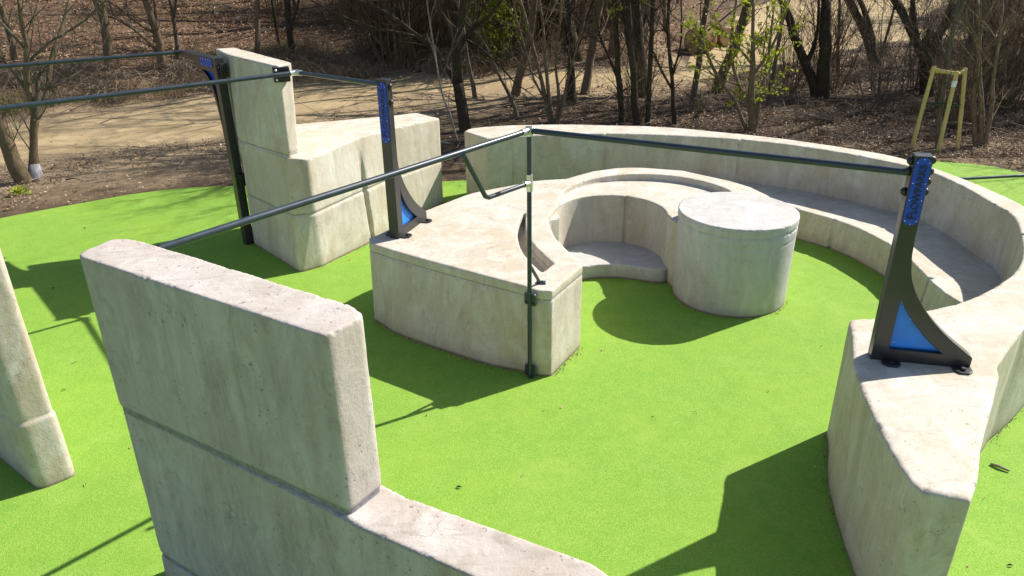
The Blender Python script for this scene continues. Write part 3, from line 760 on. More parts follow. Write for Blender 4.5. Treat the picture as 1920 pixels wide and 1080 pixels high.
# spiral block in the middle
t = empty('parkour_block', (.6, 8.0, 0), 'low spiral concrete platform with a round drum and curved hollow, in the middle', 'concrete block')
CC = (1.235, 8.69); RC = .668
DR = (2.595, 8.093); DRR = .668
def A_outline(front, cx):
    o = list(front)+[A_CORNER[0], A_CORNER[1]]
    o += spline([A_CORNER[1], (1.6, 6.9), (2.2, 7.45)], 2)[1:]          # lies inside the hollow cut
    o += [(2.75, 7.75), (3.15, 8.1), (3.26, 8.6)]
    o += A_RIM
    o += spline(A_BACK, 3)
    return o
oT = ccw(A_outline(A_FRONT, 0)); oB = ccw(A_outline(A_FRONT_BASE, 0))
def mixp(k): return [(a[0]*(1-k)+b[0]*k, a[1]*(1-k)+b[1]*k) for a, b in zip(oB, oT)]
m = MB().loft([at_z(oB, -.06), at_z(mixp(.88), .815), at_z(inset(mixp(.89), .014), .824), at_z(inset(mixp(.9), .014), .842), at_z(mixp(.91), .85), at_z(oT, .93)])
vl = spline(A_VOIDL, 3)
circ = arc(CC, RC, math.radians(195), math.radians(-8), 40)
low_void = vl + [(.475, 8.40)] + circ + [(1.915, 8.48), (1.94, 8.36), (1.965, 8.26), (1.99, 8.16), (2.2, 8.05), (2.6, 7.6), (2.9, 7.2), (2.5, 6.0), (.9, 6.2), (.73, 6.82)]
c1 = MB().loft([at_z(ccw(low_void), -.2), at_z(ccw(low_void), 1.3)])
rim_in = arc((1.735, 8.87), 1.125, math.radians(183), math.radians(17), 48)
hi_void = [vl[-2], vl[-1], (.48, 8.45)] + rim_in + [(2.72, 8.75), (2.3, 8.3), (1.6, 7.8), (.9, 7.6)]
c2 = MB().loft([at_z(ccw(hi_void), .84), at_z(ccw(hi_void), 1.3)])
slot = spline(A_SLOT[:7], 3)+spline(A_SLOT[7:]+[A_SLOT[0]], 3)[:-1]
c3 = MB().loft([at_z(ccw(slot), .78), at_z(ccw(slot), 1.3)])
sm = Vector((math.cos(math.radians(66)), math.sin(math.radians(66)), 0))
c4 = MB().box((CC[0]+sm.x*RC, CC[1]+sm.y*RC, .5), sm, (-sm.y, sm.x, 0), (0, 0, 1), .03, .02, .4)
cast('platform', m, CONC_SLAB, t, [c1, c2, c3, c4], voxel=.013, smooth=4)
dr = arc(DR, DRR, 0, 2*PI, 96)[:-1]
m = MB().loft([at_z(inset(dr, .02), -.06), at_z(inset(dr, .006), .82), at_z(inset(dr, .018), .826), at_z(inset(dr, .018), .838), at_z(inset(dr, .004), .844), at_z(inset(dr, .002), .945), at_z(inset(dr, .016), .951),
               at_z(inset(dr, .016), .963), at_z(dr, .969), at_z(dr, 1.06)])
cast('drum', m, CONC_GREY, t, voxel=.011, smooth=3, lump=.006, grain=.002)
sf = spline(SEAT_FRONT, 4)
seat = sf+arc((CC[0], CC[1]), RC+.05, math.radians(-15), math.radians(190), 30)
m = MB().loft([at_z(ccw(seat), -.06), at_z(ccw(seat), .19)])
cast('seat', m, CONC_GREY, t, voxel=.012, smooth=4, lump=.006)

# curved wall with bench
t = empty('curved_wall', (2.3, 11.7, 0), 'long concrete ring wall curving round the drum, ending in a pointed blade', 'concrete wall')
inn = spline(WALL_IN[:-2], 5)
outl = [(-.743, 11.981), (-.624, 12.199), (-.232, 12.331)]
outer_far = [(4.012, 5.148), (4.42, 5.47), (4.9, 5.92), (5.36, 6.50), (5.68, 7.20), (5.82, 7.98)]+WALL_OUTL
outer = spline(outer_far, 5)
blade = WALL_BLADE[:14]
bl = rounded([(2.777, 5.344)]+blade[:6], .0001, 1)
bl = spline(blade[:7], 4)
ringp = inn + [(2.80, 5.345), (2.73, 5.335)] + bl + [WALL_BLADE[7], (2.39, 3.235)] + WALL_BLADE[8:12] + [(3.43, 4.50), WALL_BLADE[12]] + WALL_BLADE[13:14] + outer
ringp = ccw(ringp)
m = MB().loft([at_z(ringp, -.06), at_z(ringp, 1.085)])
cuts = []
for px, py, ang in ((1.52, 11.70, 92), (3.52, 11.24, 66), (5.46, 9.44, 8), (5.25, 7.17, -30), (.05, 11.60, 100)):
    dd = Vector((math.cos(math.radians(ang)), math.sin(math.radians(ang)), 0))
    cuts.append(MB().box((px, py, .6), dd, (-dd.y, dd.x, 0), (0, 0, 1), .028, .022, .8))
cast('wall_body', m, CONC, t, cuts, voxel=.016, smooth=4)
bf = spline([(2.0, 11.30), (2.7, 11.12), (3.3, 10.80)]+BENCH_F+[(4.72, 6.72)], 4)
bo = [(4.75, 6.3), (5.15, 6.85), (5.45, 7.4), (5.62, 8.1), (5.62, 9.0), (5.48, 9.6), (5.2, 10.0), (4.65, 10.65), (3.7, 11.32), (2.9, 11.62), (2.0, 11.80), (1.5, 11.82)]
bp_ = ccw(bf+spline(bo, 3))
m = MB().loft([at_z(inset(bp_, -.03), -.06), at_z(bp_, .42)])
cuts = []
for px, py, ang in ((4.35, 9.46, 38), (4.66, 7.55, -4), (4.70, 8.6, 6)):
    dd = Vector((math.cos(math.radians(ang)), math.sin(math.radians(ang)), 0))
    cuts.append(MB().box((px-dd.x*.02, py-dd.y*.02, .1), dd, (-dd.y, dd.x, 0), (0, 0, 1), .05, .022, .45))
cast('bench', m, CONC, t, cuts[:2], voxel=.016, smooth=4)

# ------------------------------------------------------------------ bracket posts
def lettering(name, text, size, depth, mat, parent, mtx):
    cu = bpy.data.curves.new(name, 'FONT'); cu.body = text; cu.size = size; cu.extrude = depth; cu.offset = size*.012
    cu.align_x = 'LEFT'; cu.align_y = 'CENTER'
    try:
        for i, ch in enumerate(cu.body_format): ch.use_small_caps = i > 0
        cu.small_caps_scale = .80
        cu.body = text[0]+text[1:].lower()
        for i, ch in enumerate(cu.body_format): ch.use_small_caps = i > 0
    except Exception: pass
    o = bpy.data.objects.new(name, cu); COL.objects.link(o)
    dg = bpy.context.evaluated_depsgraph_get(); dg.update()
    me = bpy.data.meshes.new_from_object(o.evaluated_get(dg)); bpy.data.objects.remove(o)
    xs = [v.co.x for v in me.vertices]; L = max(xs)-min(xs); x0 = min(xs)
    for v in me.vertices: v.co.x -= x0
    me.transform(mtx)
    ob = obj(name, me, mat, parent)
    return ob, L

def pane(outline3, holes3, thick_vec):
    """flat plate with holes, extruded along thick_vec"""
    bm = bmesh.new(); es = []
    for loop in [outline3]+holes3:
        vs = [bm.verts.new(p) for p in loop]
        es += [bm.edges.new((vs[i-1], vs[i])) for i in range(len(vs))]
    bmesh.ops.triangle_fill(bm, use_beauty=True, edges=es)
    r = bmesh.ops.extrude_face_region(bm, geom=bm.faces[:])
    for v in [g for g in r['geom'] if isinstance(g, bmesh.types.BMVert)]: v.co += Vector(thick_vec)
    bmesh.ops.recalc_face_normals(bm, faces=bm.faces)
    me = bpy.data.meshes.new('pane'); bm.to_mesh(me); bm.free()
    return me

def post(org, u, n, outline, window, thick, label, plate=None, plate_face='n', feet=(), bolts=(), group=None, screws=None, panel_mat=None):
    """org: base corner; u: direction of the flare; n: outward normal of the visible flare face; thickness goes along -n"""
    org = Vector(org); u = Vector(u).normalized(); n = Vector(n).normalized(); z = Vector((0, 0, 1))
    t = empty('bracket_post', tuple(org), label, 'post', group)
    W = lambda a, b, c=0.: org+u*a+z*b+n*c
    fr = obj('post_frame', pane([W(a, b) for a, b in outline], [[W(a, b) for a, b in window]], -n*thick), POST, t)
    mo = fr.modifiers.new('edge', 'BEVEL'); mo.width = .006; mo.segments = 2; mo.limit_method = 'ANGLE'; mo.angle_limit = math.radians(50)
    cx = sum(a for a, b in window)/len(window); cz = sum(b for a, b in window)/len(window)
    win2 = [(cx+(a-cx)*1.04, cz+(b-cz)*1.03) for a, b in window]
    pn = obj('infill_panel', pane([W(a, b, -thick*.36) for a, b in win2], [], -n*.006), panel_mat or SKYBLUE, t)
    wk = [(window[i % len(window)], 0) for i in range(0, len(window), max(1, len(window)//6))]
    for (a, b), _ in wk: MB().dome(W(cx+(a-cx)*.80, cz+(b-cz)*.80, -thick*.36), n, .0055, .004, 8, 2).build('screw', SCREW, pn, smooth=True, fix=False)
    if plate:
        # plate: centre u, z0, z1, half width, on face 'n' or 'u'
        pc, z0, z1, hw, face = plate
        if face == 'n': o0, e, nn = W(pc, 0), u, n
        else: o0, e, nn = W(0, 0, -thick/2), n, -u
        c = hw*.55
        ol = [(-hw, z0+c), (-hw*.5, z0), (hw*.5, z0), (hw, z0+c), (hw, z1-c), (hw*.5, z1), (-hw*.5, z1), (-hw, z1-c)]
        if face != 'n': e = -e if (e.cross(z)).dot(nn) < 0 else e
        pm = pane([o0+e*a+z*b+nn*.001 for a, b in rounded(ol, hw*.35, 3)], [], nn*.005)
        pl = obj('sign_plate', pm, BLUE, t)
        H = z1-z0
        for a, b in ((-.72, .93), (0, .978), (.72, .93), (-.76, .63), (.76, .63), (-.76, .38), (.76, .38), (-.72, .065), (0, .022), (.72, .065)):
            MB().dome(o0+e*a*hw+z*(z0+b*H)+nn*.006, nn, hw*.085, .004, 10, 3).build('screw', SCREW, pl, smooth=True, fix=False)
        # lettering runs up the plate: text x axis = +z, text y axis = -e
        right = z; upv = -e if e.cross(z).dot(nn) > 0 else e
        M = Matrix(((right.x, upv.x, nn.x, 0), (right.y, upv.y, nn.y, 0), (right.z, upv.z, nn.z, 0), (0, 0, 0, 1)))
        s = hw*1.62
        ob, L = lettering('lettering', 'FLOWPARKS', s, .0015, INK, pl, Matrix.Identity(4))
        k = (H*.80)/L
        for v in ob.data.vertices:
            q = Vector((v.co.x*k, v.co.y, v.co.z))
            v.co = o0+z*(z0+H*.10)+nn*.0078+right*q.x+upv*q.y+nn*q.z
        # crescent cuts beside the O, like the mark on the sign
        mk = MB()
        ob.data.update()
    for a, side in feet:
        ft = MB()
        c0 = W(a, .008, side*.045 if side > 0 else -thick-.045)
        ol = [c0+u*(dx*.062)+n*(dy*.05) for dx, dy in ((-1, -1), (1, -1), (1, .35), (.5, 1), (-.5, 1), (-1, .35))] if side > 0 else [c0+u*(dx*.062)-n*(dy*.05) for dx, dy in ((-1, -1), (1, -1), (1, .35), (.5, 1), (-.5, 1), (-1, .35))]
        ft.loft([[p+z*-.006 for p in ol], [p+z*.008 for p in ol]])
        f_ = ft.build('mounting_foot', POST, t, bevel=.003)
        bo = MB(); bo.tube([c0+n*.008*side+z*.008, c0+n*.008*side+z*.026], .017, 6); bo.tube([c0+n*.008*side+z*.007, c0+n*.008*side+z*.011], .028, 14)
        bo.build('bolt', BLACK, f_)
    for c, ax in bolts:
        b = MB(); b.dome(c, ax, .030, .030, 14, 4); b.build('knob', BLACK, t, smooth=True)
    return t

u = Vector((*RP_U, 0)); n = Vector((u.y, -u.x, 0))
org = Vector(RP_ORG)
out = [(0, 0), (0.0, 1.515), (.113, 1.515), (.113, .95)]+spline([(.118, .83), (.140, .70), (.175, .60), (.228, .505), (.292, .415), (.379, .318), (.478, .226), (.568, .155), (.660, .085)], 3)+[(.660, 0)]
win = spline([(.112, .50), (.150, .43), (.205, .348), (.281, .26), (.361, .178), (.455, .100)], 3)+[(.110, .100)]
TH = .10
z = Vector((0, 0, 1))
bl_ = [(org+u*-.002+z*h+n*-.05, -u) for h in (1.47, 1.40, 1.26)]+[(org+u*.115+z*h+n*-.05, u) for h in (1.48, 1.405, 1.335, 1.265)]
post(org, u, n, out, win, TH, 'dark flared steel post with tall blue sign, bolted on the blade of the ring wall', (.0565, 1.045, 1.505, .049, 'n'),
     feet=((.13, 1), (.60, 1), (.13, -1), (.60, -1)), bolts=bl_)

f0 = Vector(P2['front']); r0 = Vector(P2['right']); l0 = Vector(P2['left'])
u = (r0-f0); u.z = 0; u.normalize(); n = Vector((u.y, -u.x, 0))
out = [(0, 0), (0, 1.70), (.105, 1.70), (.105, .98)]+spline([(.108, .85), (.128, .75), (.175, .640), (.245, .52), (.331, .405), (.41, .315), (.501, .232), (.60, .155), (.685, .088)], 3)+[(.685, 0)]
win = spline([(.112, .52), (.16, .42), (.249, .285), (.34, .195), (.455, .100)], 3)+[(.112, .100)]
bl_ = [(f0+u*.055+z*h+n*.0, n) for h in (1.63, 1.47)]
post(f0, u, n, out, win, .115, 'grey flared steel post with narrow blue sign, bolted on the corner of the spiral platform', (.0, 1.06, 1.675, .047, 'u'),
     feet=((.10, 1), (.60, 1), (.10, -1), (.60, -1)), bolts=bl_)

# gallows post at the tall wall
u = Vector((*BP_U, 0)).normalized(); n = Vector((u.y, -u.x, 0))
if n.y > 0: n = -n
org = Vector((-3.745, 9.848, 0)); th = .115
out = [(0, 0), (.125, 0), (.125, 1.30)]+spline([(.132, 1.42), (.150, 1.70), (.20, 1.95), (.29, 2.17), (.42, 2.31), (.62, 2.415), (.85, 2.472), (1.12, 2.492)], 3)+[(1.12, 2.556), (0, 2.556)]
win = [(.105, 2.37), (.105, 1.70)]+spline([(.108, 1.68), (.15, 1.98), (.22, 2.17), (.33, 2.30), (.48, 2.37)], 3)
# thickness goes towards the wall
t = post(org, u, n, out, [(a, b) for a, b in win], th, 'black gallows post with a long curved arm, standing against the tall wall', None, panel_mat=BLUE)
W = lambda a, b, c=0.: org+u*a+z*b+n*c
ol = rounded([(.10, 2.425), (.46, 2.425), (.46, 2.535), (.10, 2.535)], .03, 3)
pl = obj('sign_plate', pane([W(a, b, .001) for a, b in ol], [], n*.005), BLUE, t)
for a, b in ((.125, 2.445), (.28, 2.44), (.435, 2.445), (.125, 2.515), (.28, 2.52), (.435, 2.515), (.20, 2.52), (.36, 2.52)): MB().dome(W(a, b, .006), n, .007, .004, 8, 2).build('screw', SCREW, pl, smooth=True, fix=False)
side = -u
for h in (2.40, .95):
    b = MB(); b.box(W(-.018, h, -th*.75), u, z, n, .018, .085, .05); b.build('wall_bracket', BLACK, t, bevel=.006)
    # bolt head
    k = MB(); k.dome(W(-.02, h+.04, -th*.2), n, .016, .018, 10, 3); k.build('bolt', BLACK, t, smooth=True)

# ------------------------------------------------------------------ bars
TR = .021; TB = .0245
def fitting(name, pts, r, parent, screws=()):
    m = MB()
    for a, b in pts: m.tube([a, b], r, 18)
    o = m.build(name, ZINC, parent, angle=40)
    for c, ax in screws:
        s = MB(); s.tube([Vector(c), Vector(c)+Vector(ax)*.006], .007, 8); s.build('grub_screw', BLACK, o)
    return o
def plate_wing(c, e, nn, w, h, d, parent, name='wall_bracket'):
    """two wings bolted to the wall either side of a tube"""
    m = MB(); e = Vector(e).normalized(); nn = Vector(nn).normalized(); z = Vector((0, 0, 1))
    ol = rounded([(-w, -h), (w, -h), (w, h), (-w, h)], .022, 4)
    m.loft([[Vector(c)+e*a+z*b for a, b in ol], [Vector(c)+e*a+z*b+nn*d for a, b in ol]])
    o = m.build(name, BAR, parent, bevel=.004)
    for sx in (-.68, .68): MB().dome(Vector(c)+e*w*sx+z*(-h*.55)+nn*d, nn, .014, .014, 10, 3).build('bolt', BLACK, o, smooth=True)
    return o
tube = Vector(TUBE); cl = Vector((tube.x-.004, tube.y-.02, 2.43)); tube.y -= .022
t1 = Vector(T1END); t2 = Vector(T2END)
fr = empty('bar_frame', tuple(tube), 'dark climbing bars meeting at a slim upright bolted to the spiral platform corner', 'bars')
d1 = (t1-cl).normalized(); d2 = (t2-cl).normalized()
MB().tube([tube, (cl.x, cl.y, cl.z+.02)], TR, 16).build('upright', BAR, fr, angle=50)
MB().tube([cl+d1*.03, t1], .0232, 16).build('bar', BAR, fr, angle=50)
MB().tube([cl+d2*.03, t2], TB, 16).build('bar', BAR, fr, angle=50)
bc = Vector((tube.x, tube.y, 1.975)); bb = Vector(BEND_B); bt = Vector(BEND_T)
MB().tube([bt, bb+(bt-bb).normalized()*.03, bb+(bc-bb).normalized()*.03, bc], TR*.95, 14).build('bent_brace', BAR, fr, angle=60)
fitting('fitting', [(cl+d1*.01, cl+d1*.095), (cl-d1*.045, cl+d1*.05), (cl+Vector((0, 0, -.045)), cl+Vector((0, 0, .034))), (cl-d2*.02, cl+d2*.035)], .0315, fr,
        [(cl+d1*.07+Vector((0, -.028, 0)), (0, -1, 0))])
fitting('fitting', [(bc+Vector((0, 0, -.075)), bc+Vector((0, 0, .075))), (bc, bc+(bb-bc).normalized()*.075)], TR+.007, fr)
# collars closing the fitting sleeves
e_front = Vector((.80, -.60, 0)).normalized()
fn = Vector((-.58, -.81, 0)).normalized()
for h in (.85, .075):
    plate_wing(Vector((tube.x, tube.y, h))-fn*.022, Vector((fn.y, -fn.x, 0)), fn, .062, .062, .022, fr)
st = MB(); st.tube([Vector((tube.x, tube.y, 1.20)), Vector((.262, 6.425, .945))], .016, 12); so_ = st.build('foot_strut', BAR, fr, angle=50)
ft = MB(); ft.box((.275, 6.43, .938), (1, 0, 0), (0, 1, 0), (0, 0, 1), .045, .032, .007); ft.build('foot_plate', BAR, so_, bevel=.003)
k = MB(); k.dome((.29, 6.43, .945), (0, 0, 1), .016, .015, 10, 3); k.build('bolt', BLACK, so_, smooth=True)
# end bracket at the near wall
plate_wing(t1+Vector((-.012, -.02, -.03)), (.85, -.535, 0), (.535, .85, 0), .07, .045, .02, fr)

c3 = Vector(T3CL); e3 = Vector(T3END); d3 = (e3-c3).normalized(); e3 = e3+d3*2.6; b3 = Vector(T3B); d3b = (b3-c3).normalized()
fr = empty('bar_frame', (c3.x, c3.y, 0), 'two dark bars joined by a bright clamp at the top of the tall wall', 'bars')
MB().tube([c3+d3*.03, e3], TB, 16).build('bar', BAR, fr, angle=50)
MB().tube([c3+d3b*.03, b3], TB, 16).build('bar', BAR, fr, angle=50)
fitting('fitting', [(c3-d3*.02, c3+d3*.085), (c3-d3b*.02, c3+d3b*.11)], .033, fr)
bn = Vector((.42, -.91, 0)).normalized(); be = Vector((-bn.y, bn.x, 0)); bc_ = Vector((-2.685, 9.045, 2.475))-bn*.06
hw = MB(); hw.box(bc_+bn*.05, be, (0, 0, 1), bn, .092, .085, .05)
br = hw.build('wall_bracket', BLACK, fr, bevel=.006)
for h in (.055, -.055): MB().dome(bc_+be*-.065+bn*.10+Vector((0, 0, h)), bn, .015, .016, 10, 3).build('bolt', SCREW, br, smooth=True)
MB().tube([bc_+bn*.09, c3], .02, 10).build('wall_spigot', BAR, fr)

a4 = Vector(T4END); l4 = Vector(T4L); d4 = (l4-a4).normalized()
fr = empty('high_bar', tuple(a4), 'thin dark bar running left from the tip of the gallows arm', 'bar')
MB().tube([a4, l4+d4*2.6], TB, 16).build('bar', BAR, fr, angle=50)
fitting('end_socket', [(a4-d4*.05, a4+d4*.06)], .033, fr).data.materials[0] = BLACK

fa = Vector(FARBAR[0]); fb = Vector(FARBAR[1]); dd = (fb-fa).normalized(); fa = fa-dd*.25; fb = fb+dd*.9
MATT = paint('matt_rail_paint', (.010, .032, .045), .62)
fr = empty('low_rail', (fa.x, fa.y, 0), 'low dark rail beyond the ring wall at the right edge', 'rail')
MB().tube([fa, fb], TR, 14).build('bar', MATT, fr, angle=50)
for p in (fa+dd*.06, fb-dd*.06): MB().tube([(p.x, p.y, -.02), p], TR, 14).build('leg', MATT, fr, angle=50)

# ------------------------------------------------------------------ wood: trees, shrubs
def rand_perp(d):
    v = Vector((random.gauss(0, 1), random.gauss(0, 1), random.gauss(0, 1)))
    v -= d*v.dot(d)
    return v.normalized() if v.length > 1e-6 else d.orthogonal().normalized()

def limb(mb, p, d, L, r, level, maxlev, leaves=None, droop=0., kids=(3, 5), sides=(7, 5, 4, 3, 3), wob=.25):
    """one limb and its smaller branches"""
    n = max(3, int(4+L*1.2)) if level < 2 else 3
    pts = [Vector(p)]; rad = [r]; dirs = [d.normalized()]
    dd = d.normalized()
    for i in range(n):
        dd = (dd+rand_perp(dd)*random.uniform(.3, 1)*wob*(.6+.25*level)+Vector((0, 0, .10-droop))*.5).normalized()
        pts.append(pts[-1]+dd*(L/n)); rad.append(max(.003, r*(1-.72*(i+1)/n))); dirs.append(dd)
    mb.tube(pts, rad, sides[min(level, len(sides)-1)], cap=False)
    if level < maxlev:
        k = random.randint(*kids)
        for j in range(k):
            t = random.uniform(.25, .97); i = min(n-1, int(t*n)); f = t*n-i
            q = pts[i].lerp(pts[i+1], f); rr = rad[i]*(1-f)+rad[i+1]*f
            a = random.uniform(.45, 1.05)
            nd = (dirs[i+1]*math.cos(a)+rand_perp(dirs[i+1])*math.sin(a)+Vector((0, 0, .12))).normalized()
            limb(mb, q, nd, L*random.uniform(.38, .66)*(1.08-.35*t), max(.0035, rr*random.uniform(.5, .78)), level+1, maxlev, leaves, droop, kids, sides, wob)
    if leaves is not None and level >= max(1, maxlev-1):
        lm, dens, size = leaves
        for j in range(dens):
            i = random.randint(0, n-1); q = pts[i].lerp(pts[i+1], random.random())+rand_perp(dd)*random.uniform(0, .06)
            leaf(lm, q, size*random.uniform(.6, 1.25))

def leaf(mb, c, s):
    a = Vector((random.gauss(0, 1), random.gauss(0, 1), random.gauss(0, 1))).normalized(); b = rand_perp(a)
    c = Vector(c)
    mb.add([c-a*s, c-b*s*.42-a*s*.1, c+a*s, c+b*s*.42-a*s*.1], [(0, 1, 2, 3)])

def crown(mb, p, d, L, r, n1=9, n2=7, n3=5):
    """leader with spreading limbs, branches and twigs"""
    pts = [Vector(p)]; dd = d.normalized(); n = 8; rad = [r]
    for i in range(n):
        dd = (dd+rand_perp(dd)*.16+Vector((0, 0, .06))).normalized(); pts.append(pts[-1]+dd*L/n); rad.append(max(.008, r*(1-.8*(i+1)/n)))
    mb.tube(pts, rad, 8, cap=False)
    for k in range(n1):
        i = random.randint(0, n-1); a = random.uniform(.5, 1.15); ax = (pts[i+1]-pts[i]).normalized()
        d1 = (ax*math.cos(a)+rand_perp(ax)*math.sin(a)+Vector((0, 0, .1))).normalized()
        l1 = L*random.uniform(.38, .62)*(1.1-.5*i/n); r1 = rad[i]*random.uniform(.42, .68); m = 6
        q = [pts[i]]; rq = [r1]; e = d1
        for j in range(m):
            e = (e+rand_perp(e)*.22+Vector((0, 0, .05))).normalized(); q.append(q[-1]+e*l1/m); rq.append(max(.006, r1*(1-.75*(j+1)/m)))
        mb.tube(q, rq, 6, cap=False)
        for k2 in range(n2):
            j = random.randint(1, m-1); a = random.uniform(.45, 1.0); ax2 = (q[j+1]-q[j]).normalized()
            d2 = ax2*math.cos(a)+rand_perp(ax2)*math.sin(a)
            limb(mb, q[j], d2, l1*random.uniform(.35, .6), max(.006, rq[j]*.55), 2, 3, None, 0, (n3, n3+2))

SHADY = ('big', 'pale', 'dark1', 'dark2', 'dark3', 'dark4', 'thickfork', 'leanback', 'yfork', 'multi1', 'b2', 'b5')
HERO = {
    'leanleft': (BARK_TAN, 'thick tan trunk leaning out of the left edge beside the sandy path', 5.5, 2),
    'fork': (BARK_TAN, 'forked tree with a whitewashed foot at the left edge of the path', 6.0, 3),
    'b1': (BARK_TAN, 'stout double trunk behind the left bars, beyond the path', 8.0, 2),
    'b2': (BARK_TAN, 'mossy tree with a long side branch, left of the gallows arm tip', 8.0, 2),
    'b3': (BARK_GREY, 'slender grey trunk rising right behind the tip of the gallows arm', 7.5, 2),
    'b4': (BARK_TAN, 'tilted trunk in the upper left corner on the leaf slope', 8.0, 2),
    'b5': (BARK_DARK, 'dark upright trunk right behind the top of the tall wall', 8.0, 2),
    'b6': (BARK_DARK, 'thin dark trunk just left of the dark one behind the tall wall', 7.0, 2),
    'big': (BARK_DARK, 'large spreading dark tree with a long left limb, behind the gap between the walls', 6.8, 3),
    'thin1': (BARK_PALE, 'pale whip-thin sapling beside the large spreading tree', 4.0, 2),
    'thin2': (BARK_GREY, 'slanting thin stem between the spreading tree and the ring wall', 4.5, 2),
    'multi1': (SHRUB, 'fan of many thin brown stems behind the left part of the ring wall', 4.5, 3),
    'pale': (BARK_DARK, 'straight trunk with a pale sunlit upper stem behind the fan of stems', 11, 2),
    'dark1': (BARK_DARK, 'left one of three dark trunks close behind the ring wall', 7.5, 2),
    'dark2': (BARK_DARK, 'middle and thickest of three dark trunks close behind the ring wall', 8.2, 2),
    'dark3': (BARK_DARK, 'right and straightest of three dark trunks close behind the ring wall', 7.8, 2),
    'dark4': (BARK_DARK, 'slim curved dark trunk right of the three trunks behind the ring wall', 6.8, 2),
    'leafy': (SHRUB, 'many-stemmed shrub with fresh yellow-green leaves behind the ring wall', 5.0, 3),
    'thickfork': (BARK_DARK, 'thick dark double trunk with its left half leaning, right of the leafy shrub', 10.5, 2),
    'leanback': (BARK_DARK, 'dark trunk leaning left between the double trunk and the Y fork', 9, 2),
    'yfork': (BARK_DARK, 'dark Y-forked tree behind the staked sapling', 9.5, 2),
    'rightshrub': (SHRUB, 'dense upright shrub stems just right of the staked sapling', 5.5, 3),
    'rightlean': (BARK_DARK, 'heavy dark trunk lying aslant at the upper right edge', 7.0, 2),
    'sapling': (BARK_GREY, 'young planted tree held between wooden stakes', 4.6, 2),
}
def hero(key):
    mat, label, height, lev = HERO[key]
    stems = TREES[key]
    b0 = Vector(stems[0][0][:3])
    shrubby = key in ('multi1', 'leafy', 'rightshrub')
    t = empty('shrub' if shrubby else ('sapling' if key in ('thin1', 'thin2', 'sapling') else 'tree'), tuple(b0), label, 'shrub' if shrubby else 'tree')
    tr = MB(); br = MB(); lv = MB()
    lf = (lv, 7, .052) if key == 'leafy' else None
    for si, s in enumerate(stems):
        pts = [Vector(p[:3]) for p in s]; rad = [p[3] for p in s]
        root = (pts[0]-b0).length < .6
        # turn the side limbs a little out of the plane they were measured in
        if not root:
            nrm = Vector((b0.x, b0.y, 0)).normalized(); k = random.uniform(-.35, .35)
            pts = [p+nrm*k*(p-pts[0]).length for p in pts]
        if root:
            pts = [pts[0]-Vector((0, 0, .12))]+pts; rad = [rad[0]*1.25]+rad
        sm_ = spline([tuple(p)+(r,) for p, r in zip(pts, rad)], 3)
        pp = [Vector(q[:3])+Vector((noise.noise(Vector(q[:3])*3), noise.noise(Vector(q[:3])*3+Vector((9, 9, 9))), 0))*min(.03, q[3]*.35) for q in sm_]
        rr = [q[3]*(1+.10*noise.noise(Vector(q[:3])*4)) for q in sm_]
        (tr if rad[0] > .04 or root else br).tube(pp, rr, 10 if rad[0] > .05 else 6, cap=True)
        if si == 0:
            q = [i for i in range(len(pp)) if pp[i].z-b0.z < .36]; ws = ([pp[i] for i in q], [rr[i]*1.03+.006 for i in q])
        d = (pp[-1]-pp[-3]).normalized()
        top = pp[-1]; rem = height-(top.z-b0.z)
        up = top.z > 1.9
        if rem > .5 and up:
            if key in SHADY and rr[-1] > .035: crown(br, top, d, rem*random.uniform(.85, 1.05), rr[-1])
            else: limb(br, top, d, rem*random.uniform(.75, 1.0), rr[-1], 0, max(3, lev), lf, 0, (4, 6))
        elif rr[-1] > .008:
            limb(br, top, d, random.uniform(.5, 1.1), rr[-1], 1, lev, lf)
        for j in range(int(2+len(pp)*.45)):
            i = random.randint(len(pp)//4, len(pp)-2)
            dd = (pp[i+1]-pp[i]).normalized(); a = random.uniform(.5, 1.1)
            nd = dd*math.cos(a)+rand_perp(dd)*math.sin(a)+Vector((0, 0, .15))
            if (pp[i]-b0).length < .45: continue
            limb(br, pp[i], nd, random.uniform(.35, 1.3), min(.014, rr[i]*.4), 2, 3, lf)
    if key == 'big':
        for ang, el, L, r in ((170, 22, 3.6, .062), (205, 32, 3.2, .055), (140, 30, 3.4, .055), (95, 35, 3.0, .05), (20, 35, 3.2, .06), (330, 40, 2.6, .05)):
            a, e = math.radians(ang), math.radians(el)
            crown(br, Vector((-.93, 16.72, 2.95+random.uniform(0, .8))), Vector((math.cos(a)*math.cos(e), math.sin(a)*math.cos(e), math.sin(e))), L, r, 10, 7, 4)
    tk = tr.build('trunk', mat, t, smooth=True, fix=False)
    br.build('crown', mat if mat is not BARK_TAN else BARK_GREY, t, smooth=True, fix=False)
    if lv.v: lv.build('leaves', LEAF_NEW, t, fix=False)
    if key == 'fork':
        wm = MB(); wm.tube(ws[0], ws[1], 12); wm.build('whitewash', WHITEWASH, t, smooth=True)
    return t
for k in HERO: hero(k)

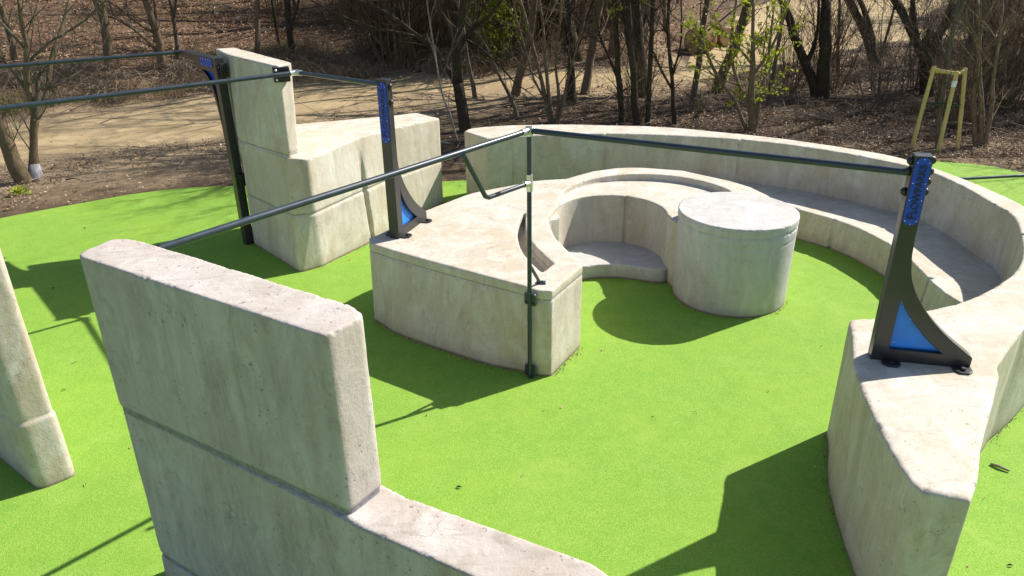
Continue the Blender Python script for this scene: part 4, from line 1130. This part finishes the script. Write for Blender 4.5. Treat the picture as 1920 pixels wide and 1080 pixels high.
# sapling stakes
t = empty('tree_stakes', tuple(STAKES[1][0]), 'three pale wooden stakes with a top frame holding the young tree', 'stakes')
tops = []
for b0, t0 in STAKES:
    b0 = Vector(b0); t0 = Vector(t0); tops.append(t0)
    MB().tube([b0-Vector((0, 0, .1)), b0.lerp(t0, .5), t0+(t0-b0).normalized()*.03], [.040, .039, .038], 12).build('stake', STAKE, t, angle=50)
for i, j in ((0, 1), (1, 2), (2, 0)):
    a, b = tops[i]-Vector((0, 0, .02)), tops[j]-Vector((0, 0, .02)); d = (b-a).normalized()
    if (i, j) == (2, 0): a = a+Vector((0, .03, -.05)); b = b+Vector((0, .03, -.05))
    MB().tube([a-d*.04, b+d*.04], .030, 10).build('crossbar', STAKE, t, angle=50)
mid = [Vector(b).lerp(Vector(tp), .58) for b, tp in STAKES]
for i in range(3):
    MB().tube([mid[i], mid[(i+1) % 3]], .014, 6).build('strap', STRAP, t)
s1b, s1t = Vector(STAKES[1][0]), Vector(STAKES[1][1])
MB().tube([s1b.lerp(s1t, .83), s1b.lerp(s1t, .90)], .044, 12).build('white_label', TAGW, t, angle=50)

# background trees and shrubs, copied
def proto_tree(i):
    mat = (BARK_DARK, BARK_TAN, BARK_GREY, BARK_DARK, BARK_GREY, BARK_TAN)[i]
    t = empty('tree', (0, 0, 0), 'x', 'tree')
    tr = MB(); br = MB()
    H = random.uniform(8, 10); r = (.13, .10, .07, .16, .05, .09)[i]
    pts = [Vector((0, 0, -.25))]; rad = [r*1.35]; lean = Vector((random.uniform(-.22, .22), random.uniform(-.15, .15), 1)).normalized(); d = lean.copy()
    n = 9
    for k in range(n):
        d = (d+rand_perp(d)*.09).normalized(); pts.append(pts[-1]+d*(H*.62/n)); rad.append(r*(1-.07*k))
    tr.tube(pts, rad, 9, cap=False)
    crown(br, pts[-1], d, H*.40, rad[-1], 8, 6, 3)
    for k in range(13):
        j = random.randint(2, n-1); a = random.uniform(.5, 1.1); dj = (pts[j+1]-pts[j]).normalized()
        nd = dj*math.cos(a)+rand_perp(dj)*math.sin(a)+Vector((0, 0, .1))
        limb(br, pts[j], nd, random.uniform(.8, 2.4), rad[j]*random.uniform(.2, .42), 1, 3, None, 0, (3, 5))
    if i in (0, 3):
        a = .45; nd = lean*math.cos(a)+rand_perp(lean)*math.sin(a)
        limb(tr, Vector(pts[2]), nd, H*.5, r*.75, 0, 2, None, 0, (4, 6))
    tr.build('trunk', mat, t, smooth=True, fix=False); br.build('crown', mat, t, smooth=True, fix=False)
    return t
def proto_shrub(i):
    t = MB()
    ns = (26, 18, 34, 22)[i]
    for k in range(ns):
        a = random.uniform(0, 2*PI); rr = random.uniform(0, .35)
        b = Vector((rr*math.cos(a), rr*math.sin(a), -.1))
        d = Vector((math.cos(a)*random.uniform(.05, .5), math.sin(a)*random.uniform(.05, .5), 1)).normalized()
        limb(t, b, d, random.uniform(1.4, 3.4), random.uniform(.008, .020), 1, 3, None, .04, (3, 5), wob=.16)
    return t.build('shrub', (SHRUB, BARK_GREY, SHRUB, BARK_DARK)[i], None, smooth=True, fix=False)
def proto_bramble(i):
    t = MB(); n = (150, 190, 130)[i]
    for k in range(n):
        a = random.uniform(0, 2*PI); rr = random.uniform(0, .75)
        p = Vector((rr*math.cos(a), rr*math.sin(a), -.03)); b = random.uniform(0, 2*PI)
        L = random.uniform(.35, 1.15); h = random.uniform(.12, .62); d = Vector((math.cos(b), math.sin(b), 0))
        q = [p, p+d*L*.3+Vector((0, 0, h)), p+d*L*.7+Vector((0, 0, h*random.uniform(.7, 1.1))), p+d*L*1.1+Vector((0, 0, h*random.uniform(-.1, .7)))]
        q = spline([tuple(x) for x in q], 2)
        r0 = random.uniform(.0035, .009)
        t.tube(q, [r0*(1-.6*j/(len(q)-1)) for j in range(len(q))], 3, cap=False)
    return t.build('bramble', (STRAW, OLIVE, TWIG)[i], None, smooth=False, fix=False)

protos = [proto_tree(i) for i in range(6)]
sprotos = [proto_shrub(i) for i in range(4)]
bprotos = [proto_bramble(i) for i in range(3)]

herobases = [Vector(v[0][0][:2]) for v in TREES.values()]
def clear_of(x, y, d):
    return all((Vector((x, y))-h).length > d for h in herobases)
used = [False]*20
def place(protos_, idx, x, y, s, label, cat, group, key):
    p = protos_[idx]
    if p not in used_set:
        o = p; used_set.add(p)
    else: o = copy_tree(p)
    o.location = (x, y, terrain_z(x, y)); o.rotation_euler = (0, 0, random.uniform(0, 2*PI)); o.scale = (s, s, s*random.uniform(.9, 1.12))
    tag(o, label, cat, group)
    return o
used_set = set()
TL = ['dark bare trunk among the many on the wooded slope', 'tan bare trunk among the many on the wooded slope', 'thin grey bare trunk among the many on the wooded slope']
LI = (0, 1, 2, 0, 2, 1)
cnt = 0; tries = 0; spots = []
while cnt < 165 and tries < 6000:
    tries += 1
    y = random.uniform(23, 62); x = random.uniform(-.66*y-3, .66*y+8)
    if random.random() > 1.25-(y-23)/60: continue
    if .20 < x/y < .34 and y < 30: continue
    if inside(PATHA, x, y) or edge_dist(PATHA, x, y) < .7 or not clear_of(x, y, 1.0): continue
    if any((x-a)**2+(y-b)**2 < 1.0 for a, b in spots): continue
    spots.append((x, y)); i = random.choice((0, 1, 2, 2, 3, 4, 4, 5))
    place(protos, i, x, y, random.uniform(.8, 1.2), TL[LI[i]], 'tree', 'bare trunks on the wooded slope', 't'); cnt += 1
# trees to the right that shade the wood floor
for x, y, i, k in ((-1.4, 24.9, 0, 1.25), (.6, 24.6, 1, 1.4), (2.3, 24.9, 0, 1.45), (3.4, 25.4, 1, 1.5), (3.7, 20.3, 0, 1.3), (.1, 20.6, 1, 1.15), (5.6, 20.8, 1, 1.35), (2.0, 20.6, 5, 1.25), (-3.4, 24.6, 5, 1.2), (1.4, 26.2, 3, 1.2), (-.9, 20.4, 4, 1.2)):
    place(protos, i, x, y, k, 'bare tree beside the sandy path, in the middle of the wood edge', 'tree', 'bare trees beside the middle of the path', 't')
for x, y, i in ((13, 17.5, 0), (15.5, 20, 3), (12.8, 21.5, 2), (17.5, 17, 1), (19, 23, 3), (15.3, 24.6, 0), (21, 19.5, 5), (22.5, 25, 0), (10.6, 17.6, 4), (14.2, 15.2, 4), (18, 27.5, 2), (24, 29, 3),
                (6.6, 19.2, 4), (4.6, 19.0, 2), (9.6, 22.2, 4), (11.9, 18.9, 2), (17, 21, 3), (20, 15, 0), (13.8, 19.2, 3), (23, 16, 3), (26, 21, 0), (16.3, 15.6, 5)):
    place(protos, i, x, y, random.uniform(.85, 1.1), 'bare tree standing in the shaded wood at right', 'tree', 'bare trees of the shaded wood at right', 't')
cnt = 0; tries = 0
while cnt < 128 and tries < 5000:
    tries += 1
    if cnt < 66: x = random.uniform(-6, 7); y = random.uniform(24, 33)
    elif cnt < 84: x = random.uniform(.5, 15); y = random.uniform(15.4, 22)
    else: y = random.uniform(24, 48); x = random.uniform(-.66*y-3, .66*y+4)
    if inside(PATHA, x, y) or edge_dist(PATHA, x, y) < .9 or edge_dist(GREEN, x, y) < 2.2: continue
    if 6.2 < x < 8.6 and y < 20: continue
    if .19 < x/y < .37 and y < 28: continue
    i = random.randint(0, 3)
    place(sprotos, i, x, y, random.uniform(.6, 1.1) if cnt >= 66 and cnt < 84 else random.uniform(.8, 1.25), 'thicket of thin bare stems in the wood', 'shrub', 'bare thickets in the wood', 's'); cnt += 1
cnt = 0; tries = 0
BL = ('clump of dry straw-coloured brambles on the leaf floor', 'clump of olive brambles on the leaf floor', 'heap of tangled dead twigs on the leaf floor')
while cnt < 150 and tries < 8000:
    tries += 1
    if cnt < 112:
        x = random.uniform(-16, 2); y = 23.4+min(0, x+4)*.66+random.uniform(.35, 2.6)**1.25; i = random.choice((0, 2, 2, 0, 1))
        if x > -6.5 and x < -1: i = random.choice((0, 0, 2))
    else:
        y = random.uniform(15, 30); x = random.uniform(1, .66*y+3); i = 2
    if inside(PATHA, x, y) or edge_dist(PATHA, x, y) < .35 or edge_dist(GREEN, x, y) < 1.7 or inside(GREEN, x, y): continue
    sc_ = random.uniform(.5, 1.0) if cnt < 112 else random.uniform(.35, .6)
    o = place(bprotos, i, x, y, sc_, BL[i], 'bramble', 'bramble clumps on the wood floor', 'b'); cnt += 1
    o.scale.z = sc_*random.uniform(.5, .95)

# evergreen bush with yellow-green leaves, coloured brighter in place of sunlight
bx, by, bz = GREENBUSH[0]
t = empty('bush', (bx, by+.9, bz), 'green leafy bush behind the path, right of the large spreading tree', 'bush')
st = MB(); lv = MB()
for k in range(16):
    a = random.uniform(0, 2*PI); d = Vector((math.cos(a)*.4, math.sin(a)*.4, 1)).normalized()
    limb(st, Vector((bx-.35+random.uniform(-.4, .4), by+.9+random.uniform(-.3, .3), bz)), d, random.uniform(1.4, 2.7), .018, 1, 2, (lv, 16, .055), 0, (4, 6), wob=.2)
st.build('stems', SHRUB, t, smooth=True, fix=False)
c0 = Vector((bx-.35, by+.55, bz+1.55))
for k in range(2600):
    blob = random.choice([(0, 0, 0, .7), (.35, 0, .65, .5), (-.4, .1, .3, .5), (.1, -.1, 1.2, .42), (-.1, 0, -.7, .55)])
    v = Vector((random.gauss(0, 1), random.gauss(0, 1), random.gauss(0, 1))).normalized()*random.uniform(.3, 1)**.6*blob[3]
    q = c0+Vector(blob[:3])+v
    if noise.noise(q*3.1) < -.12: continue
    leaf(lv, q, random.uniform(.03, .065))
lv.build('leaves', LEAF_GREEN, t, fix=False)

# sawn logs on the path
def log(c, axis, r, L, label):
    c = Vector(c); ax = Vector(axis).normalized(); c.z += r*.93
    t = empty('log', tuple(c-Vector((0, 0, r))), label, 'log')
    m = MB(); pts = [c-ax*L/2+ax*L*k/5 for k in range(6)]
    m.tube(pts, [r*(1+.06*math.sin(k*2.1)) for k in range(6)], 16); m.build('bark_body', REDBROWN, t, angle=60)
    for s in (-1, 1):
        e = MB(); e.tube([c+ax*s*(L/2-.01), c+ax*s*(L/2+.015)], r*.9, 18); e.build('sawn_end', CUTWOOD, t, angle=60)
log(LOG[0], (.75, .66, 0), .44, .75, 'thick reddish log section lying on the sandy path behind the leafy shrub')
log(LOG[1], (.35, -.93, 0), .34, .8, 'sawn log with a pale round end, behind the reddish log section')

# ------------------------------------------------------------------ litter
def scatter_litter():
    mb = MB(); tw = MB(); n = 0
    while n < 60000:
        r = random.random()
        if r < .72:
            y = 14+46*random.random()**1.8; x = random.uniform(-.68*y-2, .68*y+3)
        elif r < .86: y = random.uniform(13.2, 19); x = random.uniform(-1, 14)
        else: y = random.uniform(11.5, 16); x = random.uniform(-12, -5)
        if inside(GREEN, x, y): continue
        inp = inside(PATHA, x, y)
        if inp and random.random() > .012: continue
        dens = noise.noise(Vector((x*.7, y*.7, 0)))
        if dens < -.15 and random.random() < .6: continue
        if x < 1 and y < 22 and not inp:
            dp = edge_dist(PATHA, x, y)
            if random.random() > (.10 if y < 14.5 and x > -8 else .3): continue
        z = terrain_z(x, y)+random.uniform(0, .035)
        s = random.uniform(.016, .040)*(1 if y < 20 else (1.6 if y < 26 else 2.3))
        a = random.uniform(0, 2*PI); tl = random.gauss(0, .45); t2 = random.gauss(0, .45)
        e1 = Vector((math.cos(a), math.sin(a), tl)).normalized(); e2 = Vector((-math.sin(a), math.cos(a), t2)).normalized()
        c = Vector((x, y, z+.5*s*(abs(tl)+abs(t2))))
        mb.add([c-e1*s, c-e2*s*.5+Vector((0, 0, s*.25)), c+e1*s, c+e2*s*.5+Vector((0, 0, s*.25))], [(0, 1, 2), (0, 2, 3)])
        n += 1
    n = 0
    while n < 34000:
        y = 18+26*random.random()**1.2; x = random.uniform(-.68*y-2, 5)
        d_ = y-(23.6+min(0, x+4)*.66)
        if d_ < .3 or inside(PATHA, x, y) or noise.noise(Vector((x*.5, y*.5, 7))) < -.2: continue
        s = random.uniform(.025, .055); a = random.uniform(0, 2*PI); tl = random.gauss(0, .5); t2 = random.gauss(0, .5)
        e1 = Vector((math.cos(a), math.sin(a), tl)).normalized(); e2 = Vector((-math.sin(a), math.cos(a), t2)).normalized()
        c = Vector((x, y, terrain_z(x, y)+random.uniform(0, .03)+.5*s*(abs(tl)+abs(t2))))
        mb.add([c-e1*s, c-e2*s*.5+Vector((0, 0, s*.25)), c+e1*s, c+e2*s*.5+Vector((0, 0, s*.25))], [(0, 1, 2), (0, 2, 3)]); n += 1
    n = 0
    while n < 3400:
        y = 13+30*random.random()**1.7; x = random.uniform(-.68*y-2, .68*y+3)
        if inside(GREEN, x, y): continue
        if inside(PATHA, x, y) and random.random() > .02: continue
        if x < 0 and y < 17 and random.random() > .12: continue
        z = terrain_z(x, y)+.01; a = random.uniform(0, 2*PI); L = random.uniform(.15, .9)*(1 if random.random() < .85 else 1.8)
        d = Vector((math.cos(a), math.sin(a), random.uniform(-.05, .28)))
        p0 = Vector((x, y, z)); p1 = p0+d*L*.5+Vector((0, 0, random.uniform(0, .05))); p2 = p0+d*L+Vector((random.uniform(-.1, .1), random.uniform(-.1, .1), 0))
        r = random.uniform(.004, .013)
        tw.tube([p0, p1, p2], [r, r*.8, r*.4], 4, cap=False); n += 1
    tag(mb.build('leaf_litter', LEAF_DEAD, fix=False), kind='stuff')
    tag(tw.build('fallen_twigs', TWIG, fix=False), kind='stuff')
scatter_litter()

# small green plant at the foot of the leaning trunk
px_, py_, pz_ = WEED
m = MB()
for k in range(60):
    a = random.uniform(0, 2*PI); r_ = random.uniform(.02, .2); leaf(m, (px_+r_*math.cos(a), py_+r_*math.sin(a)*.7, pz_+random.uniform(.02, .12)), random.uniform(.03, .055))
tag(m.build('weed', LEAF_NEW, fix=False), 'low bright green weed on bare soil near the foot of the leaning trunk', 'plant')

# fallen branches, each a thing
def branch(c, ang, L, r, mat, label):
    m = MB(); c = Vector(c); c.z = terrain_z(c.x, c.y)+r*.6
    d = Vector((math.cos(ang), math.sin(ang), .03))
    limb(m, c, d, L, r, 1, 3, None, .12, (3, 4), (7, 6, 5, 4), .3)
    o = m.build('fallen_branch', mat, smooth=True, fix=False); tag(o, label, 'branch', None)
branch((7.4, 17.2, 0), 2.6, 1.1, .035, BARK_PALE, 'pale crooked branch lying in the shade before the double trunk')
branch((-1.9, 15.6, 0), .25, 2.2, .03, BARK_PALE, 'bleached branch lying behind the long low block')
branch((-.2, 17.6, 0), .1, 2.6, .03, BARK_GREY, 'grey branch lying right of the large spreading tree foot')
branch((2.2, 19.2, 0), .35, 2.0, .035, BARK_GREY, 'grey branch lying behind the three dark trunks')
branch((-3.0, 17.0, 0), .45, 1.9, .018, BARK_DARK, 'dark twiggy branch at the path edge left of the large spreading tree')

# bits lying on the green surface
PAL = [LEAF_DEAD, TWIG, BARK_DARK]
for i, (x, y, zz) in enumerate(DEBRIS):
    m = MB(); a = random.uniform(0, 2*PI); s = random.uniform(.011, .030)
    e1 = Vector((math.cos(a), math.sin(a), .1)); e2 = Vector((-math.sin(a), math.cos(a), .15)); c = Vector((x, y, .008))
    w = random.uniform(.25, .5)
    up = Vector((0, 0, s*.35)); v = [c-e1*s, c-e2*s*w+up, c+e1*s, c+e2*s*w+up, c+up*.2, ]
    m.add(v, [(0, 1, 4), (1, 2, 4), (2, 3, 4), (3, 0, 4)])
    tag(m.build('fallen_leaf', LEAF_DEAD if i % 3 else BARK_DARK, fix=False), 'small dry leaf lying on the green rubber surface', 'leaf', 'dry leaves on the green surface')
x, y, zz = STICK
m = MB(); m.tube([(x-.045, y+.05, .012), (x, y, .02), (x+.05, y-.045, .014)], [.011, .013, .008], 8)
tag(m.build('stick', BARK_PALE, smooth=True), 'short broken stick on the green surface beside the ring wall blade', 'stick')
# crumbs of soil and leaf gathered along the foot of the walls
m = MB()
def crumbs(poly, n, w=.05):
    for k in range(n):
        i = random.randrange(len(poly)-1); a, b = Vector(poly[i][:2]), Vector(poly[i+1][:2]); q = a.lerp(b, random.random())
        nn = Vector((b.y-a.y, a.x-b.x)).normalized()*abs(random.gauss(0, w))
        q = q+nn; s = random.uniform(.004, .013)
        leaf(m, (q.x, q.y, .005+s*.3), s)
crumbs(A_FRONT_BASE, 420, .03); crumbs([A_CORNER[0], A_CORNER[1]], 140, .035); crumbs(arc(DR, DRR, PI*.95, PI*1.9, 20), 120, .02)
crumbs([(2.69, 5.27), (2.45, 4.6), (2.30, 3.9)], 110, -.03); crumbs(list(outer_far[:4]), 110, .03); crumbs([(-2.8, 8.89), (-2.5, 9.09), (-2.0, 9.9)], 110, .03)
crumbs(sf, 120, .02); crumbs(BENCH_F, 140, -.03)
tag(m.build('dirt_crumbs', LEAF_DEAD, fix=False), kind='stuff')
